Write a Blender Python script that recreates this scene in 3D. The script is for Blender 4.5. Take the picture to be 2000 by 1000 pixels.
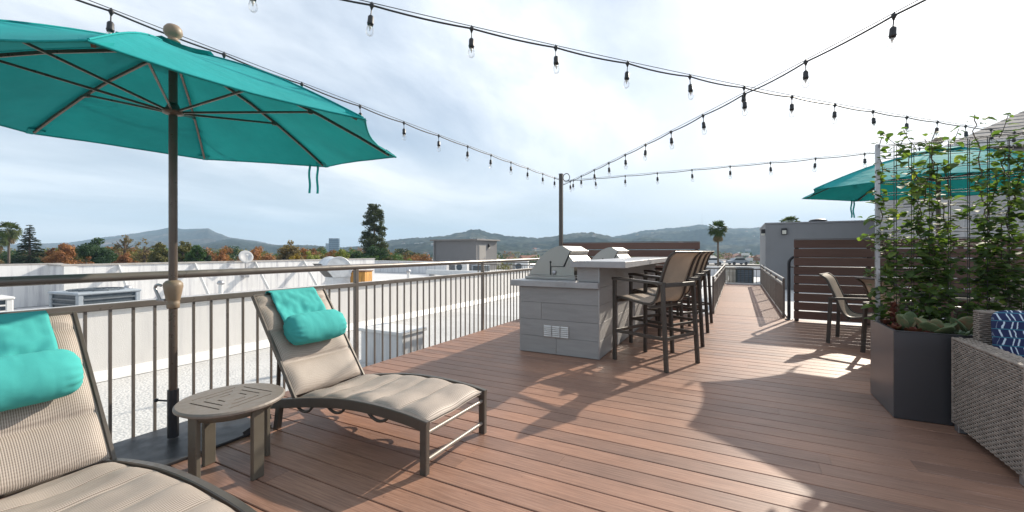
import bpy, bmesh, math, random
from mathutils import Vector, Matrix, noise as mnoise
random.seed(11)
S = bpy.context.scene
for o in list(bpy.data.objects):
    bpy.data.objects.remove(o)

# ------------------------------------------------------------ camera
FPX, CXP, CYP, CAMH = 830.0, 1000.0, 490.0, 1.21
YAW = math.atan(440 / 830)
cam = bpy.data.cameras.new('Camera')
cam.sensor_width = 36.0
cam.lens = FPX * 36.0 / 2000.0
cam.shift_y = -(500 - CYP) / 2000.0
cam.clip_start = 0.05
cam.clip_end = 40000
camo = bpy.data.objects.new('Camera', cam)
S.collection.objects.link(camo)
camo.location = (0, 0, CAMH)
camo.rotation_euler = (math.radians(90), 0, YAW)
S.camera = camo

# ------------------------------------------------------------ sun, sky, exposure
SUN_EL, SUN_AZ = math.radians(29.3), math.radians(19.1)      # azimuth from +Y towards +X
SUNV = Vector((math.sin(SUN_AZ) * math.cos(SUN_EL), math.cos(SUN_AZ) * math.cos(SUN_EL), math.sin(SUN_EL)))
sl = bpy.data.lights.new('Sun', 'SUN')
sl.energy = 5.0
sl.angle = math.radians(0.6)
sl.color = (1.0, 0.90, 0.76)
slo = bpy.data.objects.new('Sun', sl)
S.collection.objects.link(slo)
slo.location = (20, 60, 40)
slo.rotation_euler = (-SUNV).to_track_quat('-Z', 'Y').to_euler()

S.view_settings.view_transform = 'Standard'
S.view_settings.look = 'None'
S.view_settings.gamma = 1.0
S.view_settings.use_curve_mapping = False
S.view_settings.exposure = 0.54

w = bpy.data.worlds.new('World')
S.world = w
w.use_nodes = True
nt = w.node_tree
nt.nodes.clear()


def N(tree, typ, **kw):
    n = tree.nodes.new(typ)
    for k, v in kw.items():
        if k.startswith('i_'):
            key = k[2:]
            n.inputs[int(key) if key.isdigit() else key.replace('_', ' ')].default_value = v
        else:
            setattr(n, k, v)
    return n


def math_n(tree, op, a, b=None, clamp=False):
    n = tree.nodes.new('ShaderNodeMath')
    n.operation = op
    n.use_clamp = clamp
    for i, x in enumerate((a, b)):
        if x is None:
            continue
        if isinstance(x, (int, float)):
            n.inputs[i].default_value = x
        else:
            tree.links.new(x, n.inputs[i])
    return n.outputs[0]


def ramp(tree, fac, stops, interp='LINEAR'):
    r = tree.nodes.new('ShaderNodeValToRGB')
    r.color_ramp.interpolation = interp
    el = r.color_ramp.elements
    while len(el) < len(stops):
        el.new(0.5)
    for e, (p, c) in zip(el, stops):
        e.position = p
        e.color = (*c, 1) if len(c) == 3 else c
    tree.links.new(fac, r.inputs[0])
    return r.outputs[0]


def mixc(tree, fac, a, b, mode='MIX'):
    m = tree.nodes.new('ShaderNodeMix')
    m.data_type = 'RGBA'
    m.blend_type = mode
    for sock, x in ((m.inputs[0], fac), (m.inputs[6], a), (m.inputs[7], b)):
        if isinstance(x, (int, float)):
            sock.default_value = x
        elif isinstance(x, tuple):
            sock.default_value = (*x, 1)
        else:
            tree.links.new(x, sock)
    return m.outputs[2]


def build_sky():
    L = nt.links.new
    sky = N(nt, 'ShaderNodeTexSky', sky_type='NISHITA', sun_disc=False)
    sky.sun_elevation = SUN_EL
    sky.sun_rotation = SUN_AZ
    sky.air_density = 1.0
    sky.dust_density = 1.6
    sky.ozone_density = 1.5
    tc = N(nt, 'ShaderNodeTexCoord')
    nrm = N(nt, 'ShaderNodeVectorMath', operation='NORMALIZE')
    L(tc.outputs['Generated'], nrm.inputs[0])
    sep = N(nt, 'ShaderNodeSeparateXYZ')
    L(nrm.outputs[0], sep.inputs[0])
    zc = math_n(nt, 'MAXIMUM', sep.outputs[2], 0.0)
    den = math_n(nt, 'ADD', zc, 0.13)
    px = math_n(nt, 'DIVIDE', sep.outputs[0], den)
    py = math_n(nt, 'DIVIDE', sep.outputs[1], den)
    comb = N(nt, 'ShaderNodeCombineXYZ')
    L(px, comb.inputs[0])
    L(py, comb.inputs[1])
    mp = N(nt, 'ShaderNodeMapping')
    mp.inputs['Rotation'].default_value = (0, 0, math.radians(38))
    mp.inputs['Scale'].default_value = (1.0, 0.55, 1.0)
    mp.inputs['Location'].default_value = (5.4, 2.2, 0)
    L(comb.outputs[0], mp.inputs[0])
    n1 = N(nt, 'ShaderNodeTexNoise')
    n1.inputs['Scale'].default_value = 0.85
    n1.inputs['Detail'].default_value = 9
    n1.inputs['Roughness'].default_value = 0.60
    n1.inputs['Distortion'].default_value = 0.35
    L(mp.outputs[0], n1.inputs['Vector'])
    n2 = N(nt, 'ShaderNodeTexNoise')
    n2.inputs['Scale'].default_value = 0.42
    n2.inputs['Detail'].default_value = 4
    n2.inputs['Roughness'].default_value = 0.5
    L(mp.outputs[0], n2.inputs['Vector'])
    # how much of the sky the cloud covers
    cov = ramp(nt, n1.outputs[0], [(0.34, (0.42,) * 3), (0.58, (1,) * 3)])
    # brightness of the cloud layer: grey-blue bellies to white tops
    body = ramp(nt, n2.outputs[0], [(0.34, (6.0, 6.9, 8.2)), (0.47, (7.7, 8.3, 9.1)), (0.62, (9.3, 9.5, 9.8))])
    fine = ramp(nt, n1.outputs[0], [(0.3, (0.70, 0.75, 0.82)), (0.7, (1.22, 1.18, 1.12))])
    body = mixc(nt, 1.0, body, fine, 'MULTIPLY')
    # forward scattering: thin cloud is much brighter round the sun
    dot = N(nt, 'ShaderNodeVectorMath', operation='DOT_PRODUCT')
    L(nrm.outputs[0], dot.inputs[0])
    dot.inputs[1].default_value = SUNV
    d = math_n(nt, 'MAXIMUM', dot.outputs['Value'], 0.0)
    g1 = math_n(nt, 'MULTIPLY', math_n(nt, 'POWER', d, 9.0), 6.5)
    g2 = math_n(nt, 'MULTIPLY', math_n(nt, 'POWER', d, 2.5), 1.0)
    glow = math_n(nt, 'ADD', g1, g2)
    gl = N(nt, 'ShaderNodeCombineColor')
    for i in range(3):
        L(glow, gl.inputs[i])
    cloud = mixc(nt, 1.0, body, gl.outputs[0], 'ADD')
    skyc = mixc(nt, cov, sky.outputs[0], cloud)
    # pale band of thick air at the horizon
    hz = ramp(nt, zc, [(0.0, (0.75,) * 3), (0.10, (0.35,) * 3), (0.30, (0.0,) * 3)])
    skyc = mixc(nt, hz, skyc, (9.0, 9.5, 9.9))
    bg = N(nt, 'ShaderNodeBackground')
    bg.inputs['Strength'].default_value = 0.084
    L(skyc, bg.inputs['Color'])
    out = N(nt, 'ShaderNodeOutputWorld')
    L(bg.outputs[0], out.inputs[0])


build_sky()

# ------------------------------------------------------------ helpers: materials
MATS = {}


def principled(name):
    m = bpy.data.materials.new(name)
    m.use_nodes = True
    t = m.node_tree
    return m, t, t.nodes['Principled BSDF']


def coords(t, kind='world', scale=(1, 1, 1), rot=(0, 0, 0)):
    if kind == 'world':
        src = t.nodes.new('ShaderNodeNewGeometry').outputs['Position']
    else:
        src = t.nodes.new('ShaderNodeTexCoord').outputs['Object']
    mp = t.nodes.new('ShaderNodeMapping')
    mp.inputs['Scale'].default_value = scale
    mp.inputs['Rotation'].default_value = rot
    t.links.new(src, mp.inputs[0])
    return mp.outputs[0]


def noise(t, vec, scale, detail=4, rough=0.55, dist=0.0):
    n = t.nodes.new('ShaderNodeTexNoise')
    n.inputs['Scale'].default_value = scale
    n.inputs['Detail'].default_value = detail
    n.inputs['Roughness'].default_value = rough
    n.inputs['Distortion'].default_value = dist
    t.links.new(vec, n.inputs['Vector'])
    return n.outputs[0]


def bump(t, height, strength, dist, bsdf, prev=None):
    b = t.nodes.new('ShaderNodeBump')
    b.inputs['Strength'].default_value = strength
    b.inputs['Distance'].default_value = dist
    t.links.new(height, b.inputs['Height'])
    if prev is not None:
        t.links.new(prev, b.inputs['Normal'])
    t.links.new(b.outputs[0], bsdf.inputs['Normal'])
    return b.outputs[0]


def sc(c, k):
    return tuple(min(1.0, x * k) for x in c)


def M(name, base, rough=0.6, metal=0.0, var=0.12, vscale=6.0, bmp=0.0, bscale=60.0, bdist=0.004,
      spec=0.5, rvar=0.08, coat=0.0, objrand=0.0, stretch=(1, 1, 1), kind='world', detail=4):
    """general procedural material: colour variation, roughness variation, fine relief"""
    if name in MATS:
        return MATS[name]
    m, t, b = principled(name)
    v = coords(t, kind, stretch)
    n = noise(t, v, vscale, detail)
    c = ramp(t, n, [(0.3, sc(base, 1 - var)), (0.7, sc(base, 1 + var))])
    if objrand:
        oi = t.nodes.new('ShaderNodeObjectInfo')
        rr = ramp(t, oi.outputs['Random'], [(0, (1 - objrand,) * 3), (1, (1 + objrand,) * 3)])
        c = mixc(t, 1.0, c, rr, 'MULTIPLY')
    t.links.new(c, b.inputs['Base Color'])
    b.inputs['Metallic'].default_value = metal
    b.inputs['Specular IOR Level'].default_value = spec
    b.inputs['Coat Weight'].default_value = coat
    n2 = noise(t, v, vscale * 3.1, 3)
    rr = ramp(t, n2, [(0.3, (max(0.02, rough - rvar),) * 3), (0.7, (min(1, rough + rvar),) * 3)])
    t.links.new(rr, b.inputs['Roughness'])
    if bmp:
        n3 = noise(t, v, bscale, 3)
        bump(t, n3, bmp, bdist, b)
    MATS[name] = m
    return m


def cloth_mat(name, base, transl=0.0, rough=0.85, weave=900.0, var=0.08, folds=0.0):
    if name in MATS:
        return MATS[name]
    m, t, b = principled(name)
    v = coords(t, 'obj')
    n = noise(t, v, 3.0, 3)
    c = ramp(t, n, [(0.3, sc(base, 1 - var)), (0.7, sc(base, 1 + var))])
    t.links.new(c, b.inputs['Base Color'])
    b.inputs['Roughness'].default_value = rough
    b.inputs['Specular IOR Level'].default_value = 0.25
    b.inputs['Sheen Weight'].default_value = 0.0
    n3 = noise(t, v, weave, 2)
    pv = bump(t, n3, 0.25, 0.0006, b)
    if folds:
        vf = coords(t, 'obj', (1, 1, 1))
        n4 = noise(t, vf, 11.0, 2, 0.5, 0.3)
        bump(t, n4, folds, 0.02, b, pv)
    if transl:
        tr = t.nodes.new('ShaderNodeBsdfTranslucent')
        t.links.new(c, tr.inputs['Color'])
        mx = t.nodes.new('ShaderNodeMixShader')
        mx.inputs[0].default_value = transl
        t.links.new(b.outputs[0], mx.inputs[1])
        t.links.new(tr.outputs[0], mx.inputs[2])
        t.links.new(mx.outputs[0], t.nodes['Material Output'].inputs[0])
    MATS[name] = m
    return m


def sling_mat(name, light, dark, pitch, axis=0, transl=0.12):
    """woven vinyl mesh: fine ribs across the cloth"""
    if name in MATS:
        return MATS[name]
    m, t, b = principled(name)
    v = coords(t, 'obj')
    sep = t.nodes.new('ShaderNodeSeparateXYZ')
    t.links.new(v, sep.inputs[0])
    a = math_n(t, 'SINE', math_n(t, 'MULTIPLY', sep.outputs[axis], 2 * math.pi / pitch))
    other = 1 if axis != 1 else 0
    a2 = math_n(t, 'SINE', math_n(t, 'MULTIPLY', sep.outputs[other], 2 * math.pi / (pitch * 0.8)))
    s = math_n(t, 'ADD', math_n(t, 'MULTIPLY', a, 0.34), math_n(t, 'MULTIPLY', a2, 0.10))
    s = math_n(t, 'ADD', s, 0.5)
    n = noise(t, v, 5.0, 3)
    c = ramp(t, s, [(0.25, dark), (0.62, light)])
    c2 = ramp(t, n, [(0.3, (0.9,) * 3), (0.7, (1.08,) * 3)])
    c = mixc(t, 1.0, c, c2, 'MULTIPLY')
    t.links.new(c, b.inputs['Base Color'])
    b.inputs['Roughness'].default_value = 0.55
    b.inputs['Specular IOR Level'].default_value = 0.35
    bump(t, s, 0.5, 0.0012, b)
    if transl:
        tr = t.nodes.new('ShaderNodeBsdfTranslucent')
        t.links.new(c, tr.inputs['Color'])
        mx = t.nodes.new('ShaderNodeMixShader')
        mx.inputs[0].default_value = transl
        t.links.new(b.outputs[0], mx.inputs[1])
        t.links.new(tr.outputs[0], mx.inputs[2])
        t.links.new(mx.outputs[0], t.nodes['Material Output'].inputs[0])
    MATS[name] = m
    return m


def leaf_mat(name, stops, scale=7.0, transl=0.35, kind='world', rough=0.45, objrand=True):
    if name in MATS:
        return MATS[name]
    m, t, b = principled(name)
    v = coords(t, kind)
    n = noise(t, v, scale, 5, 0.75)
    if objrand:
        oi = t.nodes.new('ShaderNodeObjectInfo')
        n = math_n(t, 'ADD', n, math_n(t, 'MULTIPLY', math_n(t, 'SUBTRACT', oi.outputs['Random'], 0.5), 0.22))
    c = ramp(t, n, stops)
    t.links.new(c, b.inputs['Base Color'])
    b.inputs['Roughness'].default_value = rough
    b.inputs['Specular IOR Level'].default_value = 0.3
    tr = t.nodes.new('ShaderNodeBsdfTranslucent')
    t.links.new(mixc(t, 1.0, c, (1.4, 1.6, 0.6), 'MULTIPLY'), tr.inputs['Color'])
    mx = t.nodes.new('ShaderNodeMixShader')
    mx.inputs[0].default_value = transl
    t.links.new(b.outputs[0], mx.inputs[1])
    t.links.new(tr.outputs[0], mx.inputs[2])
    t.links.new(mx.outputs[0], t.nodes['Material Output'].inputs[0])
    MATS[name] = m
    return m


# ------------------------------------------------------------ helpers: meshes
class MB:
    """collects shapes and links them as ONE mesh object"""

    def __init__(self):
        self.bm = bmesh.new()

    def _face(self, vs, smooth=False):
        try:
            f = self.bm.faces.new(vs)
            f.smooth = smooth
            return f
        except ValueError:
            return None

    def box(self, c, s, rot=None, bev=0.0):
        r = bmesh.ops.create_cube(self.bm, size=1.0)
        vs = r['verts']
        for v in vs:
            v.co = Vector((v.co.x * s[0], v.co.y * s[1], v.co.z * s[2]))
        if bev:
            es = list({e for v in vs for e in v.link_edges})
            rb = bmesh.ops.bevel(self.bm, geom=es, offset=min(bev, min(s) * 0.45), segments=1, affect='EDGES', profile=0.5)
            vs = list({v for f in rb['faces'] for v in f.verts} | {v for v in vs if v.is_valid})
        R = rot if rot is not None else Matrix.Identity(3)
        for v in vs:
            v.co = R @ v.co + Vector(c)
        return self

    def mm(self, a, b, bev=0.0):
        """box from min corner to max corner"""
        return self.box([(x + y) / 2 for x, y in zip(a, b)], [abs(y - x) for x, y in zip(a, b)], None, bev)

    def beam(self, p0, p1, w, h, up=(0, 0, 1), bev=0.0):
        p0, p1 = Vector(p0), Vector(p1)
        d = (p1 - p0)
        z = d.normalized()
        u = Vector(up)
        if abs(z.dot(u)) > 0.98:
            u = Vector((1, 0, 0))
        x = u.cross(z).normalized()
        y = z.cross(x)
        R = Matrix((x, y, z)).transposed()
        return self.box((p0 + p1) / 2, (w, h, d.length), R, bev)

    def sweep(self, pts, prof, closed_prof=True, caps=True, up=(0, 0, 1), smooth=True, scales=None):
        pts = [Vector(p) for p in pts]
        rings = []
        n = len(pts)
        for i, p in enumerate(pts):
            t = (pts[min(i + 1, n - 1)] - pts[max(i - 1, 0)]).normalized()
            u = Vector(up)
            if abs(t.dot(u)) > 0.97:
                u = Vector((0.0, 1.0, 0.0)) if abs(t.y) < 0.9 else Vector((1, 0, 0))
            x = u.cross(t).normalized()
            y = t.cross(x)
            k = scales[i] if scales else 1.0
            rings.append([self.bm.verts.new(p + x * (a * k) + y * (b * k)) for a, b in prof])
        m = len(prof)
        for i in range(n - 1):
            for j in range(m if closed_prof else m - 1):
                k = (j + 1) % m
                self._face((rings[i][j], rings[i][k], rings[i + 1][k], rings[i + 1][j]), smooth)
        if caps and closed_prof:
            for ring, flip in ((rings[0], True), (rings[-1], False)):
                vs = [self.bm.verts.new(v.co) for v in ring]
                self._face(vs[::-1] if flip else vs)
        return self

    def tube(self, pts, r, n=8, caps=True, up=(0, 0, 1), scales=None):
        prof = [(r * math.cos(2 * math.pi * k / n), r * math.sin(2 * math.pi * k / n)) for k in range(n)]
        return self.sweep(pts, prof, True, caps, up, True, scales)

    def bar(self, pts, w, h, up=(0, 0, 1)):
        """rectangular section with small chamfers along a path"""
        a, b = w / 2, h / 2
        c = min(a, b) * 0.25
        prof = [(-a + c, -b), (a - c, -b), (a, -b + c), (a, b - c), (a - c, b), (-a + c, b), (-a, b - c), (-a, -b + c)]
        return self.sweep(pts, prof, True, True, up, False)

    def lathe(self, prof, n=16, c=(0, 0, 0), R=None, smooth=True):
        rings = []
        for r, z in prof:
            ring = []
            for k in range(n):
                a = 2 * math.pi * k / n
                p = Vector((r * math.cos(a), r * math.sin(a), z))
                if R is not None:
                    p = R @ p
                ring.append(self.bm.verts.new(p + Vector(c)))
            rings.append(ring)
        for i in range(len(prof) - 1):
            for k in range(n):
                l = (k + 1) % n
                self._face((rings[i][k], rings[i][l], rings[i + 1][l], rings[i + 1][k]), smooth)
        if prof[0][0] > 1e-6:
            self._face(rings[0][::-1])
        if prof[-1][0] > 1e-6:
            self._face(rings[-1])
        return self

    def prism(self, poly, y0, y1, axis='y', smooth=False):
        """polygon in (a, b) extruded along an axis"""
        def P(a, b, c):
            return {'y': (a, c, b), 'x': (c, a, b), 'z': (a, b, c)}[axis]
        A = [self.bm.verts.new(P(a, b, y0)) for a, b in poly]
        B = [self.bm.verts.new(P(a, b, y1)) for a, b in poly]
        n = len(poly)
        for i in range(n):
            j = (i + 1) % n
            self._face((A[i], A[j], B[j], B[i]), smooth)
        A2 = [self.bm.verts.new(v.co) for v in A]
        B2 = [self.bm.verts.new(v.co) for v in B]
        self._face(A2[::-1])
        self._face(B2)
        return self

    def grid(self, fn, nu, nv, smooth=True):
        g = [[self.bm.verts.new(fn(i / nu, j / nv)) for j in range(nv + 1)] for i in range(nu + 1)]
        for i in range(nu):
            for j in range(nv):
                self._face((g[i][j], g[i + 1][j], g[i + 1][j + 1], g[i][j + 1]), smooth)
        return self

    def poly(self, pts, smooth=False):
        self._face([self.bm.verts.new(p) for p in pts], smooth)
        return self

    def mesh(self, name):
        bmesh.ops.recalc_face_normals(self.bm, faces=self.bm.faces[:])
        me = bpy.data.meshes.new(name)
        self.bm.to_mesh(me)
        self.bm.free()
        return me

    def build(self, name, mat, parent=None, loc=None, world=False, rot=None):
        me = self.mesh(name)
        return place(name, me, mat, parent, loc, world, rot)


def place(name, me, mat=None, parent=None, loc=None, world=False, rot=None):
    if mat is not None and not me.materials:
        me.materials.append(mat)
    o = bpy.data.objects.new(name, me)
    S.collection.objects.link(o)
    if parent is not None:
        o.parent = parent
    if loc is not None:
        o.location = loc
    if rot is not None:
        o.rotation_euler = rot
    if world and parent is not None:            # geometry was written in world coordinates
        root = parent
        off = Vector((0, 0, 0))
        while root is not None:
            off += root.location
            root = root.parent
        o.location = o.location - off
    return o


def thing(name, label, cat, loc=(0, 0, 0), rz=0.0, group=None):
    o = bpy.data.objects.new(name, None)
    o.empty_display_size = 0.1
    S.collection.objects.link(o)
    o.location = loc
    o.rotation_euler = (0, 0, rz)
    return tag(o, label, cat, group)


def tag(o, label, cat, group=None):
    o['label'] = label
    o['category'] = cat
    if group:
        o['group'] = group
    return o


def struct(o):
    o['kind'] = 'structure'
    return o


def stuff(o, label=None, cat=None):
    o['kind'] = 'stuff'
    if label:
        o['label'] = label
        o['category'] = cat
    return o


def copy_tree(o, parent=None):
    c = o.copy()
    S.collection.objects.link(c)
    if parent is not None:
        c.parent = parent
    for ch in [x for x in o.children]:
        if ch != c:
            copy_tree(ch, c)
    return c


FV = Vector((-math.sin(YAW), math.cos(YAW), 0))
RV = Vector((math.cos(YAW), math.sin(YAW), 0))


def survey(u, v, t):
    """place of a surveyed background point: bearing u, elevation v (photo grid), distance t"""
    p = (FV + RV * ((u - CXP) / FPX)) * t
    p.z = CAMH - (v - CYP) / FPX * t
    return p


def smooth01(x):
    x = max(0.0, min(1.0, x))
    return x * x * (3 - 2 * x)


def lerp_path(pts, x):
    for (a, b), (c, d) in zip(pts, pts[1:]):
        if a <= x <= c:
            k = (x - a) / (c - a)
            k2 = smooth01(k)
            return b + (d - b) * (0.5 * k + 0.5 * k2)
    return pts[0][1] if x < pts[0][0] else pts[-1][1]


def catmull(pts, n=6):
    pts = [Vector(p) for p in pts]
    P = [pts[0] * 2 - pts[1]] + pts + [pts[-1] * 2 - pts[-2]]
    out = []
    for i in range(1, len(P) - 2):
        for k in range(n):
            t = k / n
            a, b, c, d = P[i - 1], P[i], P[i + 1], P[i + 2]
            out.append(0.5 * ((2 * b) + (c - a) * t + (2 * a - 5 * b + 4 * c - d) * t * t + (3 * b - a - 3 * c + d) * t ** 3))
    out.append(pts[-1])
    return out

# ------------------------------------------------------------ named materials
def deck_material():
    m, t, b = principled('composite_deck')
    v = coords(t, 'world', (1.2, 38, 38))
    oi = t.nodes.new('ShaderNodeObjectInfo')
    off = t.nodes.new('ShaderNodeVectorMath')
    off.operation = 'ADD'
    cb = t.nodes.new('ShaderNodeCombineXYZ')
    t.links.new(math_n(t, 'MULTIPLY', oi.outputs['Random'], 57.0), cb.inputs[0])
    t.links.new(v, off.inputs[0])
    t.links.new(cb.outputs[0], off.inputs[1])
    g = noise(t, off.outputs[0], 3.0, 6, 0.65)
    c = ramp(t, g, [(0.28, (0.175, 0.098, 0.068)), (0.5, (0.262, 0.152, 0.108)), (0.74, (0.372, 0.232, 0.170))])
    rr = ramp(t, oi.outputs['Random'], [(0, (0.82, 0.82, 0.84)), (0.5, (1.0, 0.98, 0.97)), (1, (1.20, 1.12, 1.05))])
    c = mixc(t, 1.0, c, rr, 'MULTIPLY')
    v2 = coords(t, 'world')
    dirt = noise(t, v2, 0.9, 7, 0.66)
    d2 = ramp(t, dirt, [(0.35, (0.78, 0.80, 0.83)), (0.65, (1.12, 1.08, 1.05))])
    c = mixc(t, 1.0, c, d2, 'MULTIPLY')
    # scattered specks: seeds, grit, screw plugs
    vo = t.nodes.new('ShaderNodeTexVoronoi')
    vo.inputs['Scale'].default_value = 7.0
    t.links.new(v2, vo.inputs['Vector'])
    sp = ramp(t, vo.outputs['Distance'], [(0.020, (0.35,) * 3), (0.032, (1,) * 3)])
    c = mixc(t, 1.0, c, sp, 'MULTIPLY')
    t.links.new(c, b.inputs['Base Color'])
    n2 = noise(t, off.outputs[0], 5.0, 4)
    r = ramp(t, n2, [(0.3, (0.38,) * 3), (0.7, (0.56,) * 3)])
    t.links.new(r, b.inputs['Roughness'])
    b.inputs['Specular IOR Level'].default_value = 0.42
    bump(t, g, 0.35, 0.0025, b)
    return m


def gravel_roof_material():
    m, t, b = principled('white_coated_gravel')
    v = coords(t, 'world')
    vo = t.nodes.new('ShaderNodeTexVoronoi')
    vo.inputs['Scale'].default_value = 38.0
    t.links.new(v, vo.inputs['Vector'])
    n = noise(t, v, 1.1, 5)
    n3 = noise(t, v, 40, 3)
    c = ramp(t, n, [(0.3, (0.47, 0.47, 0.465)), (0.7, (0.60, 0.60, 0.59))])
    crev = ramp(t, vo.outputs['Distance'], [(0.25, (1.02,) * 3), (0.9, (0.80, 0.80, 0.81))])
    c = mixc(t, 1.0, c, crev, 'MULTIPLY')
    t.links.new(c, b.inputs['Base Color'])
    b.inputs['Roughness'].default_value = 0.8
    h = math_n(t, 'ADD', math_n(t, 'MULTIPLY', vo.outputs['Distance'], -1.0), math_n(t, 'MULTIPLY', n3, 0.4))
    bump(t, h, 0.5, 0.012, b)
    return m


def stucco_material(name, base, streak=0.10, bs=0.5, bscale=90):
    m, t, b = principled(name)
    v = coords(t, 'world')
    vs = coords(t, 'world', (5, 5, 0.35))
    n = noise(t, v, 1.2, 5)
    s = noise(t, vs, 1.0, 5, 0.65)
    c = ramp(t, n, [(0.3, sc(base, 0.95)), (0.7, sc(base, 1.04))])
    c2 = ramp(t, s, [(0.30, (1 - streak * 1.6, 1 - streak * 1.6, 1 - streak * 1.4)), (0.52, (1, 1, 1))])
    c = mixc(t, 1.0, c, c2, 'MULTIPLY')
    t.links.new(c, b.inputs['Base Color'])
    b.inputs['Roughness'].default_value = 0.85
    b.inputs['Specular IOR Level'].default_value = 0.3
    n3 = noise(t, v, bscale, 3, 0.6)
    bump(t, n3, bs, 0.006, b)
    return m


def tile_material():
    m, t, b = principled('grey_stone_tile')
    oi = t.nodes.new('ShaderNodeObjectInfo')
    v = coords(t, 'world', (1.4, 1.4, 9))
    off = t.nodes.new('ShaderNodeVectorMath')
    off.operation = 'ADD'
    cb = t.nodes.new('ShaderNodeCombineXYZ')
    t.links.new(math_n(t, 'MULTIPLY', oi.outputs['Random'], 31.0), cb.inputs[2])
    t.links.new(v, off.inputs[0])
    t.links.new(cb.outputs[0], off.inputs[1])
    g = noise(t, off.outputs[0], 2.2, 7, 0.66, 0.5)
    c = ramp(t, g, [(0.25, (0.262, 0.255, 0.251)), (0.5, (0.305, 0.298, 0.294)), (0.78, (0.345, 0.337, 0.332))])
    rr = ramp(t, oi.outputs['Random'], [(0, (0.95,) * 3), (1, (1.05,) * 3)])
    c = mixc(t, 1.0, c, rr, 'MULTIPLY')
    t.links.new(c, b.inputs['Base Color'])
    b.inputs['Roughness'].default_value = 0.5
    bump(t, g, 0.15, 0.002, b)
    return m


def brushed_steel():
    m, t, b = principled('brushed_steel')
    v = coords(t, 'obj', (60, 1.5, 60))
    g = noise(t, v, 4.0, 4, 0.6)
    c = ramp(t, g, [(0.3, (0.33, 0.315, 0.30)), (0.7, (0.50, 0.48, 0.455))])
    t.links.new(c, b.inputs['Base Color'])
    b.inputs['Metallic'].default_value = 1.0
    n = noise(t, coords(t, 'obj'), 6, 4)
    r = ramp(t, n, [(0.3, (0.34,) * 3), (0.7, (0.46,) * 3)])
    t.links.new(r, b.inputs['Roughness'])
    bump(t, g, 0.06, 0.001, b)
    return m


def cushion_print():
    """navy cloth printed with rows of leaning white brush strokes"""
    m, t, b = principled('brushstroke_print')
    tc = t.nodes.new('ShaderNodeTexCoord').outputs['Object']
    nz = t.nodes.new('ShaderNodeTexNoise')
    nz.inputs['Scale'].default_value = 34.0
    t.links.new(tc, nz.inputs['Vector'])
    sep = t.nodes.new('ShaderNodeSeparateXYZ')
    t.links.new(tc, sep.inputs[0])
    row = math_n(t, 'FLOOR', math_n(t, 'MULTIPLY', sep.outputs[2], 1 / 0.050))
    rowf = math_n(t, 'FRACT', math_n(t, 'MULTIPLY', sep.outputs[2], 1 / 0.050))
    sgn = math_n(t, 'SUBTRACT', math_n(t, 'MULTIPLY', math_n(t, 'FRACT', math_n(t, 'MULTIPLY', row, 0.5)), 4.0), 1.0)
    lean = math_n(t, 'MULTIPLY', math_n(t, 'MULTIPLY', rowf, sgn), 0.010)
    xw = math_n(t, 'ADD', sep.outputs[0], math_n(t, 'ADD', lean, math_n(t, 'MULTIPLY', nz.outputs[0], 0.012)))
    st = math_n(t, 'SINE', math_n(t, 'MULTIPLY', xw, 2 * math.pi / 0.0175))
    st2 = math_n(t, 'SINE', math_n(t, 'MULTIPLY', xw, 2 * math.pi / 0.0281))
    s = math_n(t, 'ADD', math_n(t, 'MULTIPLY', st, 0.6), math_n(t, 'MULTIPLY', st2, 0.4))
    mask = ramp(t, s, [(0.42, (0,) * 3), (0.60, (1,) * 3)])
    gap = ramp(t, rowf, [(0.05, (0,) * 3), (0.12, (1,) * 3), (0.88, (1,) * 3), (0.95, (0,) * 3)])
    mask = mixc(t, 1.0, mask, gap, 'MULTIPLY')
    c = mixc(t, mask, (0.012, 0.022, 0.085), (0.55, 0.66, 0.76))
    teal = ramp(t, rowf, [(0.0, (1,) * 3), (0.06, (0,) * 3), (0.95, (0,) * 3), (1.0, (1,) * 3)])
    c = mixc(t, teal, c, (0.06, 0.30, 0.40))
    t.links.new(c, b.inputs['Base Color'])
    b.inputs['Roughness'].default_value = 0.85
    n3 = noise(t, tc, 700, 2)
    bump(t, n3, 0.2, 0.0006, b)
    return m


DECK = deck_material()
GRAVEL = gravel_roof_material()
WHITE_STUCCO = stucco_material('white_stucco', (0.67, 0.655, 0.635), 0.08)
WHITE_WALL = stucco_material('stained_white_wall', (0.68, 0.68, 0.68), 0.26, 0.3, 40)
GREY_STUCCO = stucco_material('grey_stucco', (0.185, 0.183, 0.186), 0.015, 0.35, 70)
GREY_STUCCO_L = stucco_material('pale_grey_stucco', (0.235, 0.237, 0.243), 0.015, 0.35, 70)
TILE = tile_material()
STEEL = brushed_steel()
PRINT = cushion_print()
BRONZE = M('bronze_paint', (0.115, 0.095, 0.080), 0.38, 0.15, 0.08, 9, spec=0.5)
RAILP = M('taupe_rail_paint', (0.165, 0.145, 0.128), 0.34, 0.2, 0.08, 5, spec=0.55)
DKBROWN = M('dark_brown_frame', (0.064, 0.052, 0.043), 0.40, 0.1, 0.10, 9)
CHFRAME = M('chaise_frame_paint', (0.098, 0.082, 0.068), 0.36, 0.2, 0.08, 9)
TAUPE = M('taupe_table_paint', (0.205, 0.172, 0.146), 0.45, 0.1, 0.06, 8, bmp=0.1, bscale=300, bdist=0.001)
TABLELEG = M('olive_leg_paint', (0.120, 0.105, 0.082), 0.45, 0.1, 0.08, 8)
STEELROD = M('rod_metal', (0.27, 0.235, 0.205), 0.40, 0.3, 0.06, 9)
BLACK = M('black_plastic', (0.018, 0.018, 0.020), 0.45, 0, 0.2, 12)
BLACKSTEEL = M('black_steel_plate', (0.040, 0.041, 0.046), 0.42, 0.3, 0.22, 4)
UMBPOLE = M('umbrella_pole_bronze', (0.125, 0.096, 0.078), 0.33, 0.4, 0.10, 6)
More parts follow.
